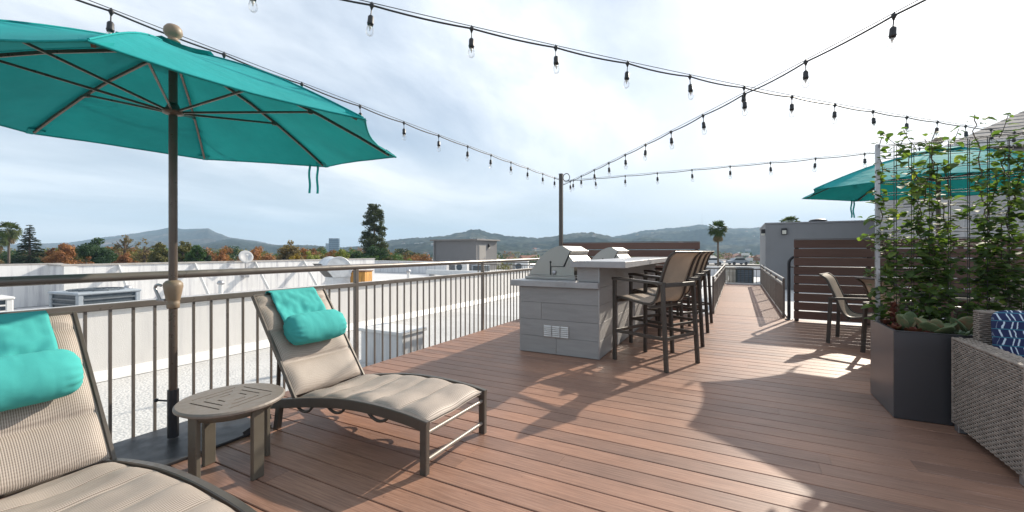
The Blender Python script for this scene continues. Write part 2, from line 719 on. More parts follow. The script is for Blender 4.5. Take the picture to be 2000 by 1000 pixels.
TANPLAST = M('tan_plastic', (0.25, 0.185, 0.125), 0.5, 0, 0.08, 20)
TEAL = cloth_mat('teal_canvas', (0.014, 0.315, 0.318), 0.13, 0.85, 700, 0.10, 0.28)
TEALP = cloth_mat('teal_pillow_canvas', (0.062, 0.390, 0.370), 0.0, 0.9, 700, 0.08, 0.14)
SLING_CH = sling_mat('chaise_mesh', (0.47, 0.400, 0.345), (0.215, 0.175, 0.146), 0.0075, 0, 0.05)
SLING_CHB = sling_mat('chaise_back_mesh', (0.47, 0.400, 0.345), (0.225, 0.183, 0.152), 0.0075, 1, 0.05)
SLING = sling_mat('seat_mesh', (0.60, 0.51, 0.42), (0.43, 0.36, 0.295), 0.006, 1, 0.42)
CONCRETE = M('cast_counter', (0.36, 0.355, 0.36), 0.34, 0, 0.16, 3.5, bmp=0.12, bscale=35, bdist=0.002, detail=7)
SLATM = M('brown_composite_slat', (0.135, 0.070, 0.052), 0.5, 0, 0.14, 3.0, bmp=0.3, bscale=25, bdist=0.002, objrand=0.10, stretch=(0.8, 8, 24))
RAMPM = M('ramp_board', (0.200, 0.100, 0.064), 0.6, 0, 0.14, 3.0, bmp=0.25, bscale=30, objrand=0.10, stretch=(10, 1, 1))
DARKGAP = M('dark_substructure', (0.012, 0.010, 0.009), 0.9, 0, 0.1, 5)
PLANTERM = M('charcoal_planter_metal', (0.088, 0.087, 0.095), 0.30, 0.45, 0.03, 1.2, rvar=0.015)
GALV = M('galvanised_steel', (0.42, 0.42, 0.43), 0.42, 0.85, 0.15, 14)
DUCT = M('duct_sheet_metal', (0.62, 0.64, 0.66), 0.45, 0.5, 0.12, 4)
WIREM = M('trellis_wire', (0.050, 0.047, 0.046), 0.65, 0.1, 0.1, 20)
SOIL = M('potting_soil', (0.035, 0.026, 0.020), 0.95, 0, 0.3, 40, bmp=0.8, bscale=70, bdist=0.01)
WICKER = M('taupe_wicker', (0.270, 0.222, 0.188), 0.65, 0, 0.30, 26, bmp=0.2, bscale=200, bdist=0.001)
WICKERD = M('wicker_backing', (0.095, 0.078, 0.066), 0.9, 0, 0.2, 20)
CORD = M('black_cord', (0.014, 0.014, 0.016), 0.5, 0, 0.1, 20)
SOCKET = M('black_socket', (0.020, 0.021, 0.024), 0.42, 0, 0.15, 30)
ROOFM = stucco_material('white_roof_membrane', (0.56, 0.56, 0.56), 0.04, 0.4, 20)
ACGREY = M('condenser_paint', (0.30, 0.34, 0.38), 0.5, 0.1, 0.12, 7)
ACDARK = M('condenser_grille', (0.065, 0.085, 0.105), 0.55, 0.2, 0.2, 14)
ACWHITE = M('condenser_white', (0.66, 0.66, 0.65), 0.5, 0, 0.08, 7)
RUST = M('rusted_panel', (0.50, 0.255, 0.065), 0.75, 0.1, 0.40, 5, stretch=(3, 3, 0.6))
WHITEP = M('white_paint', (0.66, 0.66, 0.65), 0.5, 0, 0.06, 8)
GREYROOF = M('asphalt_shingle', (0.27, 0.252, 0.242), 0.9, 0, 0.25, 12, bmp=0.4, bscale=40, objrand=0.14)
SIDING = M('grey_siding', (0.40, 0.39, 0.385), 0.7, 0, 0.06, 4, objrand=0.05)
LAMPGLASS = M('lamp_lens', (0.62, 0.60, 0.52), 0.35, 0, 0.05, 5)


def bulb_glass():
    m = bpy.data.materials.new('clear_bulb_glass')
    m.use_nodes = True
    t = m.node_tree
    t.nodes.clear()
    lw = t.nodes.new('ShaderNodeLayerWeight')
    lw.inputs[0].default_value = 0.35
    tr = t.nodes.new('ShaderNodeBsdfTransparent')
    tr.inputs[0].default_value = (0.97, 0.97, 0.97, 1)
    gl = t.nodes.new('ShaderNodeBsdfGlossy')
    gl.inputs['Roughness'].default_value = 0.04
    gl.inputs['Color'].default_value = (0.9, 0.9, 0.9, 1)
    mx = t.nodes.new('ShaderNodeMixShader')
    t.links.new(math_n(t, 'MULTIPLY', lw.outputs['Fresnel'], 0.5, True), mx.inputs[0])
    t.links.new(tr.outputs[0], mx.inputs[1])
    t.links.new(gl.outputs[0], mx.inputs[2])
    out = t.nodes.new('ShaderNodeOutputMaterial')
    t.links.new(mx.outputs[0], out.inputs[0])
    return m


GLASS = bulb_glass()

# ============================================================ SETTING
# ---- city ground
def ground_material():
    m, t, b = principled('city_ground')
    v = coords(t, 'world')
    n = noise(t, v, 0.012, 6, 0.6)
    n2 = noise(t, v, 0.09, 5, 0.7)
    c = ramp(t, n, [(0.35, (0.055, 0.062, 0.040)), (0.5, (0.11, 0.105, 0.085)), (0.65, (0.16, 0.15, 0.13))])
    c2 = ramp(t, n2, [(0.3, (0.6,) * 3), (0.7, (1.3,) * 3)])
    t.links.new(mixc(t, 1.0, c, c2, 'MULTIPLY'), b.inputs['Base Color'])
    b.inputs['Roughness'].default_value = 0.95
    return m


GZ = -10.0
mb = MB()
mb.poly([(-4800, -4800, GZ), (4800, -4800, GZ), (4800, 4800, GZ), (-4800, 4800, GZ)])
struct(mb.build('ground', ground_material()))


# ---- hills
def hill_material(name, dark, mid, light):
    m, t, b = principled(name)
    v = coords(t, 'world')
    n = noise(t, v, 0.0045, 6, 0.62)
    vo = t.nodes.new('ShaderNodeTexVoronoi')
    vo.inputs['Scale'].default_value = 0.05
    t.links.new(v, vo.inputs['Vector'])
    n2 = noise(t, v, 0.035, 5, 0.7)
    c = ramp(t, n, [(0.36, dark), (0.5, mid), (0.64, light)])
    tr = ramp(t, vo.outputs['Distance'], [(0.15, (0.30,) * 3), (0.75, (1.7,) * 3)])
    c = mixc(t, 1.0, c, tr, 'MULTIPLY')
    c2 = ramp(t, n2, [(0.32, (0.35,) * 3), (0.68, (1.7,) * 3)])
    c = mixc(t, 1.0, c, c2, 'MULTIPLY')
    t.links.new(c, b.inputs['Base Color'])
    b.inputs['Roughness'].default_value = 1.0
    b.inputs['Specular IOR Level'].default_value = 0.0
    return m


def hill(name, prof, d0, d1, mat, jag, seed, ustep=2.0, nrow=40):
    u0, u1 = prof[0][0], prof[-1][0]
    nu = int((u1 - u0) / ustep)
    mb = MB()
    surf = {}

    def fn(a, b):
        u = u0 + (u1 - u0) * a
        v = lerp_path(prof, u)
        if b <= 0.8:
            s = b / 0.8
            t = d0 + (d1 - d0) * s
            zr = CAMH - (v - CYP) / FPX * d1
            z = GZ - 2 + (zr - GZ + 2) * (0.25 * s + 0.75 * s ** 1.5)
            p = (FV + RV * ((u - CXP) / FPX)) * t
            n1 = mnoise.fractal(Vector((p.x * 0.004 + seed, p.y * 0.004, 0)), 1.0, 2.1, 5)
            z += n1 * (zr - GZ) * 0.34 * s * (1 - s) * 4
            n2 = mnoise.noise(Vector((p.x * 0.045, p.y * 0.045, seed))) * 0.6 + 0.6 * mnoise.noise(Vector((p.x * 0.13, p.y * 0.13, seed + 3)))
            z += jag * n2 * (0.3 + 0.7 * s)
        else:
            s = (b - 0.8) / 0.2
            t = d1 + (d1 - d0) * 0.25 * s
            zr = CAMH - (v - CYP) / FPX * d1
            p = (FV + RV * ((u - CXP) / FPX)) * t
            z = zr + (GZ - 4 - zr) * s
        p.z = z
        return p
    mb.grid(fn, nu, nrow)
    o = mb.build(name, mat)
    return struct(o), fn


HM1 = hill_material('far_mountain_scrub', (0.014, 0.018, 0.017), (0.036, 0.032, 0.027), (0.080, 0.060, 0.046))
HM2 = hill_material('wooded_hill', (0.010, 0.015, 0.012), (0.024, 0.030, 0.022), (0.066, 0.062, 0.046))
mountain, _ = hill('mountain', [(-160, 483), (-110, 482), (-60, 482), (60, 476), (130, 474), (215, 462), (262, 456), (300, 450), (333, 444), (362, 447.5), (405, 446),
                   (428, 456), (450, 464), (490, 469), (540, 478), (640, 486), (760, 490)], 1250, 2300, HM1, 2.6, 4.2)
hill_a, fna = hill('hills', [(380, 478), (455, 466), (470, 468), (500, 474), (545, 479), (600, 478), (660, 484), (700, 481), (725, 477), (760, 470), (800, 465), (870, 461), (905, 453), (920, 448),
                   (935, 449), (960, 456), (1000, 461), (1050, 465), (1080, 462), (1100, 458), (1130, 455), (1160, 454), (1180, 459), (1200, 464), (1260, 470), (1340, 476)],
                   700, 1500, HM2, 5.0, 9.7)
hill_b, fnb = hill('far_hills', [(1080, 478), (1140, 470), (1190, 463), (1220, 459), (1260, 450), (1310, 446), (1345, 442), (1368, 438), (1392, 444), (1430, 446), (1490, 444), (1560, 441),
                   (1620, 447), (1690, 444), (1760, 441), (1900, 447), (2100, 440), (2400, 452), (2600, 460)], 900, 2300, HM2, 6.5, 1.3)

# ---- our building: block of roof and the deck on it
RZ = -0.40
mb = MB()
mb.mm((-26, -14, GZ), (14, 32, RZ - 0.01))
roofblock = mb.build('roof', ROOFM)
struct(roofblock)
mb = MB()
mb.poly([(-6.88, -14, RZ), (-3.40, -14, RZ), (-3.40, 9.2, RZ), (-6.88, 9.2, RZ)])
gr = mb.build('gravel_roofing', GRAVEL, roofblock)
mb = MB()
mb.mm((-3.41, -6.0, RZ + 0.002), (8.0, 8.98, -0.028))
deck = mb.build('deck', DARKGAP)
struct(deck)

# boards: each its own piece
PITCH, BW = 0.1465, 0.1405
unit = MB()
h_, c_ = BW / 2, 0.003
unit.prism([(-h_, -0.025), (h_, -0.025), (h_, -c_), (h_ - c_, 0), (-h_ + c_, 0), (-h_, -c_)], 0, 1, 'x')
board_me = unit.mesh('deck_board')
board_me.materials.append(DECK)
rng = random.Random(5)
y = 8.90
row = 0
while y > -0.9:
    x = -3.435
    cuts = [x]
    first = rng.uniform(0.5, 4.9)
    cuts.append(x + first)
    while cuts[-1] < 4.6:
        cuts.append(cuts[-1] + 4.88)
    cuts[-1] = 5.2 if cuts[-1] > 5.2 else cuts[-1]
    for a, b in zip(cuts, cuts[1:]):
        o = place('deck_board', board_me, None, deck)
        o.location = (a + 0.0005, y, rng.uniform(-0.0007, 0.0007))
        o.scale = (b - a - 0.001, 1, 1)
    y -= PITCH
    row += 1
# the rest of the deck, behind the camera and out of view
mb = MB()
yy = y
while yy > -6:
    mb.box((0.9, yy, -0.0125), (8.67, BW, 0.025))
    yy -= PITCH
mb.build('deck_boards_behind', DECK, deck)['kind'] = 'stuff'
# fascia board at the far edge of the deck
mb = MB()
mb.mm((-3.435, 8.985, -0.25), (5.2, 9.005, -0.004))
mb.build('fascia', SLATM, deck)

# ---- ramp / bridge beyond the deck
mb = MB()
mb.mm((-0.46, 9.01, -0.20), (0.80, 17.45, -0.03))
ramp_o = struct(mb.build('ramp', DARKGAP))
for k in range(7):
    y0 = 9.012 + k * 1.206
    mb = MB()
    mb.mm((-0.455, y0, -0.028), (0.795, y0 + 1.202, -0.002), 0.003)
    mb.build('ramp_board', RAMPM, ramp_o)
mb = MB()
mb.mm((-0.50, 9.012, -0.12), (-0.458, 17.45, 0.025))
mb.mm((0.798, 9.012, -0.12), (0.84, 17.45, 0.025))
mb.build('kerb', WHITEP, ramp_o)
mb = MB()
mb.mm((-0.50, 17.452, -0.12), (0.84, 17.50, 0.05))
mb.build('threshold', WHITEP, ramp_o)

# ============================================================ WALLS ON THE NEXT ROOF
# low stucco parapet parallel to the railing
t = thing('parapet_wall', 'low white stucco parapet right behind the deck railing', 'wall', (-7.1, 5, RZ))
mb = MB()
mb.mm((-7.28, -14, RZ), (-7.0, 31.5, 0.47))
mb.build('wall', WHITE_STUCCO, t, world=True)
mb = MB()
mb.mm((-7.33, -14, 0.472), (-6.95, 31.5, 0.525), 0.008)
mb.build('coping', WHITEP, t, world=True)
mb = MB()
mb.prism([(-6.998, RZ + 0.12), (-6.998, RZ + 0.002), (-6.90, RZ + 0.002), (-6.975, RZ + 0.12)], -14, 31.5)
mb.build('base_flashing', WHITEP, t, world=True)

# tall parapet at the back of the roof, with braces
t = thing('parapet_wall', 'long stained white parapet with steel braces behind the air conditioners', 'wall', (-17.1, 10, RZ))
mb = MB()
mb.mm((-17.3, 4.70, RZ), (-17.0, 16.5, 0.77))
mb.mm((-18.0, 4.70, RZ), (-17.302, 4.98, 0.77))
mb.mm((-18.3, -13.9, RZ), (-18.002, 4.98, 0.79))
mb.build('wall', WHITE_WALL, t, world=True)
mb = MB()
mb.mm((-17.33, 4.67, 0.772), (-16.97, 16.53, 0.82))
mb.mm((-18.0, 4.67, 0.772), (-17.332, 5.0, 0.82))
mb.mm((-18.33, -13.9, 0.792), (-18.002, 5.0, 0.84))
mb.build('coping', M('weathered_coping', (0.36, 0.34, 0.32), 0.7, 0, 0.2, 5), t, world=True)
for yb in (5.95, 8.05, 10.18, 12.33, 14.45):
    mb = MB()
    mb.beam((-17.0, yb, 0.74), (-16.05, yb, RZ + 0.02), 0.13, 0.03, up=(0, 1, 0))
    mb.mm((-16.12, yb - 0.06, RZ + 0.001), (-15.92, yb + 0.06, RZ + 0.02))
    mb.build('brace', WHITEP, t, world=True)
for yb in (-2.0, 1.2):
    mb = MB()
    mb.beam((-18.0, yb, 0.76), (-17.05, yb, RZ + 0.02), 0.13, 0.03, up=(0, 1, 0))
    mb.build('brace', WHITEP, t, world=True)
mb = MB()
mb.mm((-17.02, 4.72, RZ), (-16.96, 5.0, 0.765))
mb.build('corner_trim', WHITEP, t, world=True)

t = thing('parapet_wall', 'shaded white parapet between the dark conifer and the grey stair house', 'wall', (-20, 24, RZ))
mb = MB()
mb.mm((-25.5, 24.0, RZ), (-17.9, 24.3, 0.42))
mb.build('wall', WHITE_WALL, t, world=True)
mb = MB()
mb.mm((-25.5, 23.96, 0.422), (-17.88, 24.34, 0.46))
mb.build('coping', WHITEP, t, world=True)

t = thing('parapet_wall', 'low white parapet along the far roof edge behind the ramp', 'wall', (0, 31, RZ))
mb = MB()
mb.mm((-15, 31.2, RZ), (13.5, 31.5, 0.15))
mb.build('wall', WHITE_WALL, t, world=True)
mb = MB()
mb.mm((-15, 31.16, 0.152), (13.5, 31.54, 0.19))
mb.build('coping', WHITEP, t, world=True)

# ---- grey stair house on the left
t = thing('stair_house', 'dark grey rooftop stair house with flat overhanging roof and a door', 'building', (-20.5, 30, RZ))
mb = MB()
mb.mm((-22.7, 28.7, RZ), (-18.46, 32.0, 2.05))
mb.build('wall', GREY_STUCCO, t, world=True)
mb = MB()
mb.mm((-22.95, 28.45, 2.052), (-18.22, 32.2, 2.17), 0.01)
mb.build('roof', M('grey_roof_edge', (0.20, 0.19, 0.185), 0.6, 0.1, 0.1, 4), t, world=True)
mb = MB()
mb.tube([(-22.62, 28.6, 2.04), (-22.62, 28.6, RZ)], 0.06, 8)
mb.build('downpipe', GREY_STUCCO_L, t, world=True)
mb = MB()
mb.mm((-18.458, 29.0, RZ), (-18.43, 30.2, 1.72))
fr = mb.build('door_frame', GREY_STUCCO_L, t, world=True)
mb = MB()
mb.mm((-18.428, 29.1, RZ), (-18.41, 30.1, 1.63))
dr = mb.build('door', M('door_paint', (0.30, 0.28, 0.26), 0.5, 0, 0.05, 5), t, world=True)
mb = MB()
mb.box((-18.38, 30.0, 0.65), (0.05, 0.14, 0.04))
mb.build('handle', GALV, dr, world=True)
mb = MB()
mb.box((-18.38, 30.55, 1.62), (0.14, 0.18, 0.28), None, 0.02)
wl = mb.build('wall_lamp', BLACK, t, world=True)
mb = MB()
mb.box((-18.37, 30.55, 1.46), (0.12, 0.15, 0.06))
mb.build('lens', LAMPGLASS, wl, world=True)

# ---- grey block on the right
t = thing('stair_house', 'tall plain blue grey rooftop block behind the brown slat screen', 'building', (3, 23, RZ))
mb = MB()
mb.mm((1.06, 20.95, RZ), (5.0, 26.0, 2.33))
mb.build('wall', GREY_STUCCO_L, t, world=True)
mb = MB()
mb.mm((1.03, 20.92, 2.332), (5.03, 26.03, 2.40), 0.01)
mb.build('coping', M('grey_coping', (0.24, 0.24, 0.25), 0.5, 0.2, 0.06, 5), t, world=True)
for (a, b, c) in ((1.72, 20.88, 2.02),):
    mb = MB()
    mb.box((a, b, c), (0.20, 0.13, 0.26), None, 0.015)
    wl = mb.build('wall_lamp', BLACK, t, world=True)
    mb = MB()
    mb.box((a, b - 0.012, c - 0.035), (0.15, 0.12, 0.16), None, 0.01)
    mb.build('lens', LAMPGLASS, wl, world=True)
mb = MB()
mb.box((0.98, 21.2, 2.05), (0.15, 0.2, 0.18), None, 0.015)
wl = mb.build('wall_lamp', BLACK, t, world=True)
mb = MB()
mb.box((0.98, 21.2, 1.92), (0.12, 0.16, 0.07))
mb.build('lens', LAMPGLASS, wl, world=True)
t = thing('roof_fan', 'low dark mushroom vent on top of the blue grey block', 'vent', (3.05, 22.2, 2.40))
mb = MB()
mb.lathe([(0.16, 0), (0.16, 0.06)], 14)
mb.build('neck', GALV, t)
mb = MB()
mb.lathe([(0.30, 0.06), (0.34, 0.09), (0.26, 0.15), (0.05, 0.18), (0.0, 0.18)], 16)
mb.build('cap', BLACKSTEEL, t)

# ---- neighbouring house on the right, hip roof of shingle rows
t = thing('house', 'pale sided house with grey shingle roof behind the vines', 'house', (8, 17, GZ))
HX, HY = 4.75, 13.9
mb = MB()
mb.mm((HX, HY, GZ), (13, 21, 3.55))
wall = mb.build('wall', SIDING, t, world=True)
for k in range(17):
    z0 = RZ + k * 0.23
    mb = MB()
    mb.prism([(HY - 0.001, z0 + 0.225), (HY - 0.001, z0), (HY - 0.010, z0), (HY - 0.006, z0 + 0.225)], HX, 13, 'x')
    mb.build('siding_board', SIDING, wall, world=True)
for k in range(17):
    z0 = RZ + k * 0.23
    mb = MB()
    mb.prism([(HX - 0.001, z0 + 0.225), (HX - 0.001, z0), (HX - 0.010, z0), (HX - 0.006, z0 + 0.225)], HY - 0.02, 21, 'y')
    mb.build('siding_board', SIDING, wall, world=True)
mb = MB()
e, rz0 = 0.35, 3.72
A, B_, C_, D_ = (HX - e, HY - e), (13.3, HY - e), (13.3, 21.3), (HX - e, 21.3)
zt = rz0 + 1.95
mb.poly([(*A, rz0), (*B_, rz0), (10.5, 17.5, zt), (8.2, 17.5, zt)])
mb.poly([(*A, rz0), (8.2, 17.5, zt), (*D_, rz0)])
mb.poly([(*D_, rz0), (8.2, 17.5, zt), (10.5, 17.5, zt), (*C_, rz0)])
mb.poly([(*B_, rz0), (*C_, rz0), (10.5, 17.5, zt)])
mb.poly([(*A, rz0 - 0.002), (*D_, rz0 - 0.002), (*C_, rz0 - 0.002), (*B_, rz0 - 0.002)])
rf = mb.build('roof', GREYROOF, t, world=True)
for k in range(14):                               # shingle courses on the slope that faces the deck
    s0, s1 = k / 14, (k + 1) / 14
    def rp(s, side):
        a = Vector((*A, rz0)).lerp(Vector((8.2, 17.5, zt)), s) if side == 0 else Vector((*B_, rz0)).lerp(Vector((10.5, 17.5, zt)), s)
        return a
    mb = MB()
    q = [rp(s0, 0), rp(s0, 1), rp(s1, 1), rp(s1, 0)]
    up = Vector((0, -0.25, 0.43)).normalized()
    lo = [q[0] + up * 0.016, q[1] + up * 0.016, q[2] + up * 0.008, q[3] + up * 0.008]
    mb.poly(lo)
    mb.poly([q[0] + up * 0.002, q[1] + up * 0.002, lo[1], lo[0]])
    mb.build('shingle_course', GREYROOF, rf, world=True)
mb = MB()
mb.mm((HX - e, HY - e - 0.03, rz0 - 0.16), (13.3, HY - e - 0.002, rz0 - 0.004))
mb.mm((HX - e - 0.03, HY - e, rz0 - 0.16), (HX - e - 0.002, 21.3, rz0 - 0.004))
mb.build('fascia', WHITEP, t, world=True)

# ============================================================ RAILINGS
def railing(label, a, b, top, second, bottom, pitch, posts, r_top=0.028, y_off=0.0, mat=RAILP, second_flat=True, start=0.06):
    """a, b: ends in plan; rail heights; posts: distances along the run"""
    a, b = Vector((*a, 0)), Vector((*b, 0))
    d = (b - a)
    L = d.length
    d.normalize()
    ang = math.atan2(d.y, d.x)
    t = thing('railing', label, 'railing', (a.x, a.y, 0), ang)
    mb = MB()
    mb.tube([(-0.02, 0, top), (L + 0.02, 0, top)], r_top, 14)
    mb.build('handrail', mat, t)
    mb = MB()
    mb.box((L / 2, 0, second), (L, 0.040, 0.040), None, 0.004)
    mb.build('rail', mat, t)
    mb = MB()
    mb.box((L / 2, 0, bottom), (L, 0.040, 0.035), None, 0.004)
    mb.build('rail', mat, t)
    mb = MB()
    mb.box((0, 0, (second + bottom) / 2), (0.016, 0.016, second - bottom - 0.037), None, 0.002)
    bal = mb.mesh('baluster')
    bal.materials.append(mat)
    x = start
    while x < L - 0.03:
        if all(abs(x - p) > 0.045 for p in posts):
            place('baluster', bal, None, t, (x, 0, 0))
        x += pitch
    for p in posts:
        mb = MB()
        mb.box((p, 0, (top - 0.02 + bottom - 0.1) / 2), (0.042, 0.0415, top - 0.02 - bottom + 0.1), None, 0.004)
        mb.build('post', mat, t)
    return t


railing('long taupe metal railing with round handrail behind the loungers', (-3.465, -1.9), (-3.465, 8.70),
        1.045, 0.862, -0.045, 0.1155, [0.12, 2.56, 5.01, 7.47, 9.92, 10.56], start=0.0675)
railing('dark railing across the far end of the ramp', (-11.2, 17.55), (0.82, 17.55), 0.68, 0.55, -0.12, 0.125,
        [0.03, 2.0, 4.0, 6.0, 8.0, 10.0, 10.72, 11.98], 0.022, mat=DKBROWN)
railing('right railing of the ramp next to the blue grey block', (0.74, 9.05), (0.74, 17.4), 0.70, 0.60, 0.045, 0.115,
        [0.04, 1.7, 3.4, 5.1, 6.8, 8.3], 0.022)
railing('left railing of the ramp beside the bar stools', (-0.41, 9.05), (-0.41, 17.4), 0.70, 0.60, 0.045, 0.115,
        [0.04, 1.7, 3.4, 5.1, 6.8, 8.3], 0.022)

# dark looped hand rail beside the slat screen
t = thing('stair_handrail', 'black looped pipe handrail at the left edge of the right slat screen', 'handrail', (0.80, 8.86, 0))
mb = MB()
pts = [(0, 0, 0.0), (0, 0, 0.98)]
for k in range(7):
    a = k / 6 * math.pi / 2
    pts.append((0.13 - 0.13 * math.cos(a), 0.0, 0.99 + 0.13 * math.sin(a)))
pts += [(0.6, 0.0, 1.12), (1.4, 0.0, 1.12)]
mb.tube(pts, 0.026, 10, up=(0, 1, 0))
mb.build('loop', BLACKSTEEL, t)
mb = MB()
mb.tube([(0.02, 0, 0.93), (1.4, 0, 0.93)], 0.012, 8)
mb.build('lower_bar', BLACKSTEEL, t)
mb = MB()
mb.lathe([(0.06, 0.0), (0.06, 0.012), (0.03, 0.02)], 14)
mb.build('flange', BLACKSTEEL, t)

# ============================================================ SLAT SCREENS
def screen(label, x0, x1, y, posts, top=1.40):
    t = thing('slat_screen', label, 'screen', (x0, y, 0))
    L = x1 - x0
    n = 9
    p = (top - 0.035) / n
    mb = MB()
    mb.box((0.5, 0, 0), (1, 0.024, p - 0.016), None, 0.003)
    me = mb.mesh('slat')
    me.materials.append(SLATM)
    for k in range(n):
        o = place('slat', me, None, t, (0, 0, 0.035 + p * (k + 0.5)))
        o.scale = (L, 1, 1)
    for q in posts:
        mb = MB()
        mb.mm((q - 0.03, 0.014, 0.0), (q + 0.03, 0.074, top - 0.01), 0.003)
        mb.build('post', DKBROWN, t)
    mb = MB()
    mb.mm((0, -0.022, top + 0.001), (L, 0.05, top + 0.012), 0.002)
    mb.build('cap', M('screen_cap', (0.11, 0.095, 0.09), 0.45, 0.2, 0.08, 5), t)
    return t


screen('brown slat screen behind the grills and bar stools', -3.47, -0.625, 8.80, (0.06, 1.4, 2.78), 1.385)
screen('brown slat screen behind the sling dining chair', 0.862, 4.4, 8.76, (0.045, 1.02, 2.1, 3.2), 1.405)

# ============================================================ STRING LIGHT POST AND STRINGS
t = thing('light_post', 'slim dark square post that carries the string lights', 'post', (-3.40, 8.70, 0))
mb = MB()
mb.box((0, 0, 1.445), (0.075, 0.075, 2.87), None, 0.006)
mb.build('shaft', DKBROWN, t)
mb = MB()
mb.box((0, 0, 2.887), (0.085, 0.085, 0.014), None, 0.003)
mb.build('cap', UMBPOLE, t)
mb = MB()
mb.tube([(0.04, -0.02, 2.77), (0.075, -0.02, 2.77)], 0.008, 8)
mb.lathe([(0.016, 0), (0.016, 0.02)], 8, (0.05, -0.02, 2.76))
mb.build('hook', GALV, t)
mb = MB()
ring = [(0.13 + 0.075 * math.cos(a), -0.02, 2.80 + 0.085 * math.sin(a)) for a in [2 * math.pi * k / 18 for k in range(19)]]
mb.tube(ring, 0.009, 6, up=(0, 1, 0))
mb.build('cord_loop', CORD, t)


def lamp_meshes():
    mb = MB()
    # clip on the wire, drop cord, ribbed socket
    mb.lathe([(0.004, 0.012), (0.006, 0.0), (0.017, -0.006), (0.018, -0.014), (0.010, -0.030), (0.005, -0.044)], 8)
    mb.tube([(0, 0, -0.04), (0.001, 0, -0.085)], 0.0042, 6, up=(0, 1, 0))
    mb.lathe([(0.006, -0.082), (0.014, -0.088), (0.0195, -0.097), (0.0205, -0.135), (0.0225, -0.140), (0.0225, -0.147), (0.0195, -0.150), (0.0195, -0.158), (0.0, -0.158)], 12)
    s = mb.mesh('socket')
    s.materials.append(SOCKET)
    mb = MB()
    mb.lathe([(0.014, -0.158), (0.019, -0.166), (0.0255, -0.182), (0.0275, -0.198), (0.0255, -0.214), (0.018, -0.227), (0.008, -0.233), (0.0, -0.2335)], 14)
    g = mb.mesh('bulb')
    g.materials.append(GLASS)
    mb = MB()
    mb.lathe([(0.010, -0.158), (0.009, -0.176), (0.004, -0.182), (0.003, -0.194), (0.0, -0.196)], 8)
    st = mb.mesh('bulb_stem')
    st.materials.append(M('bulb_stem_glass', (0.62, 0.60, 0.56), 0.35, 0.1, 0.05, 10))
    return s, g, st


SOCK, BULB, STEM = lamp_meshes()


def string(label, p0, p1, fit, s_from, s_to, lamps, seed):
    """p0 -> p1 plan line; z of the wire = quadratic fit in metres along it"""
    r = random.Random(seed)
    d = Vector((p1[0] - p0[0], p1[1] - p0[1], 0)).normalized()
    base = Vector((p0[0], p0[1], 0))
    zf = lambda s: fit[0] * s * s + fit[1] * s + fit[2]
    at = lambda s, dz=0.0: base + d * s + Vector((0, 0, zf(s) + dz))
    t = thing('string_lights', label, 'string lights', at(s_from))
    ks = [s_from + (s_to - s_from) * k / 40 for k in range(41)]
    mb = MB()
    mb.tube([at(s, 0.006) for s in ks], 0.0030, 5)
    mb.build('support_wire', GALV if False else CORD, t, world=True)
    # the cord dips a little between its clips
    mb = MB()
    pts = []
    nodes = sorted([s_from] + list(lamps) + [s_to])
    for a, b in zip(nodes, nodes[1:]):
        dip = 0.022 * min(1.0, (b - a) / 0.7) * r.uniform(0.7, 1.3)
        for k in range(6):
            f = k / 6
            pts.append(at(a + (b - a) * f, -0.012 - dip * 4 * f * (1 - f) * 0.6))
    pts.append(at(s_to, -0.012))
    mb.tube(pts, 0.0066, 6)
    mb.build('cord', CORD, t, world=True)
    for s in lamps:
        o = place('socket', SOCK, None, t, at(s, 0.0), True, (r.uniform(-0.07, 0.07), r.uniform(-0.07, 0.07), r.uniform(0, 6)))
        place('bulb_stem', STEM, None, o)
        place('bulb', BULB, None, o)
    return t


string('string lights running along the railing behind the near umbrella', (-3.8, 1.29), (-3.45, 8.75), (1.44514827e-03, -2.18032967e-02, 2.86704),
       -1.6, 7.44, [-1.33, -0.66, 0, 0.71, 1.40, 2.09, 2.76, 3.42, 4.09, 4.73, 5.37, 6.0, 6.63, 7.2], 1)
string('string lights rising from the slim post to the top right', (0.95, 3.8), (-3.37, 8.72), (0.00297681, -0.04620891, 2.83595),
       -1.9, 6.52, [-1.35, -0.67, 0, 0.67, 1.34, 1.96, 2.57, 3.17, 3.76, 4.32, 4.9, 5.5, 6.1], 2)
string('lowest string lights running level behind the right umbrella', (-3.36, 8.78), (1.2, 8.55), (1.32473112e-03, -7.37811766e-03, 2.752),
       0.0, 8.4, [0.22, 0.72, 1.35, 1.98, 2.61, 3.25, 3.87, 4.51, 5.14, 5.78, 6.4, 7.0, 7.7], 3)
string('string lights crossing the top of the view from left to right', (-2.24, 2.15), (2.365, 7.69), (0.00423065, -0.02776634, 2.92579),
       -2.3, 10.9, [-1.44, -0.72, 0, 0.72, 1.44, 2.16, 2.88, 3.6, 4.32, 5.05, 5.77, 6.49, 7.21, 7.93, 8.65, 9.37, 10.1], 4)

# ============================================================ BAR ISLAND
IX0, IX1, IY0, IY1 = -2.335, -1.350, 4.615, 8.25
t = thing('bar_island', 'grey tiled outdoor bar and grill island with raised counter', 'bar counter', (-1.85, 4.6, 0))
mb = MB()
mb.mm((IX0 + 0.010, IY0 + 0.010, 0.0), (IX1 - 0.010, IY1, 0.785))
mb.mm((-1.606, IY0 + 0.010, 0.786), (IX1 - 0.010, IY1, 1.022))
mb.build('core', M('grout', (0.20, 0.197, 0.193), 0.9, 0, 0.15, 20), t, world=True)


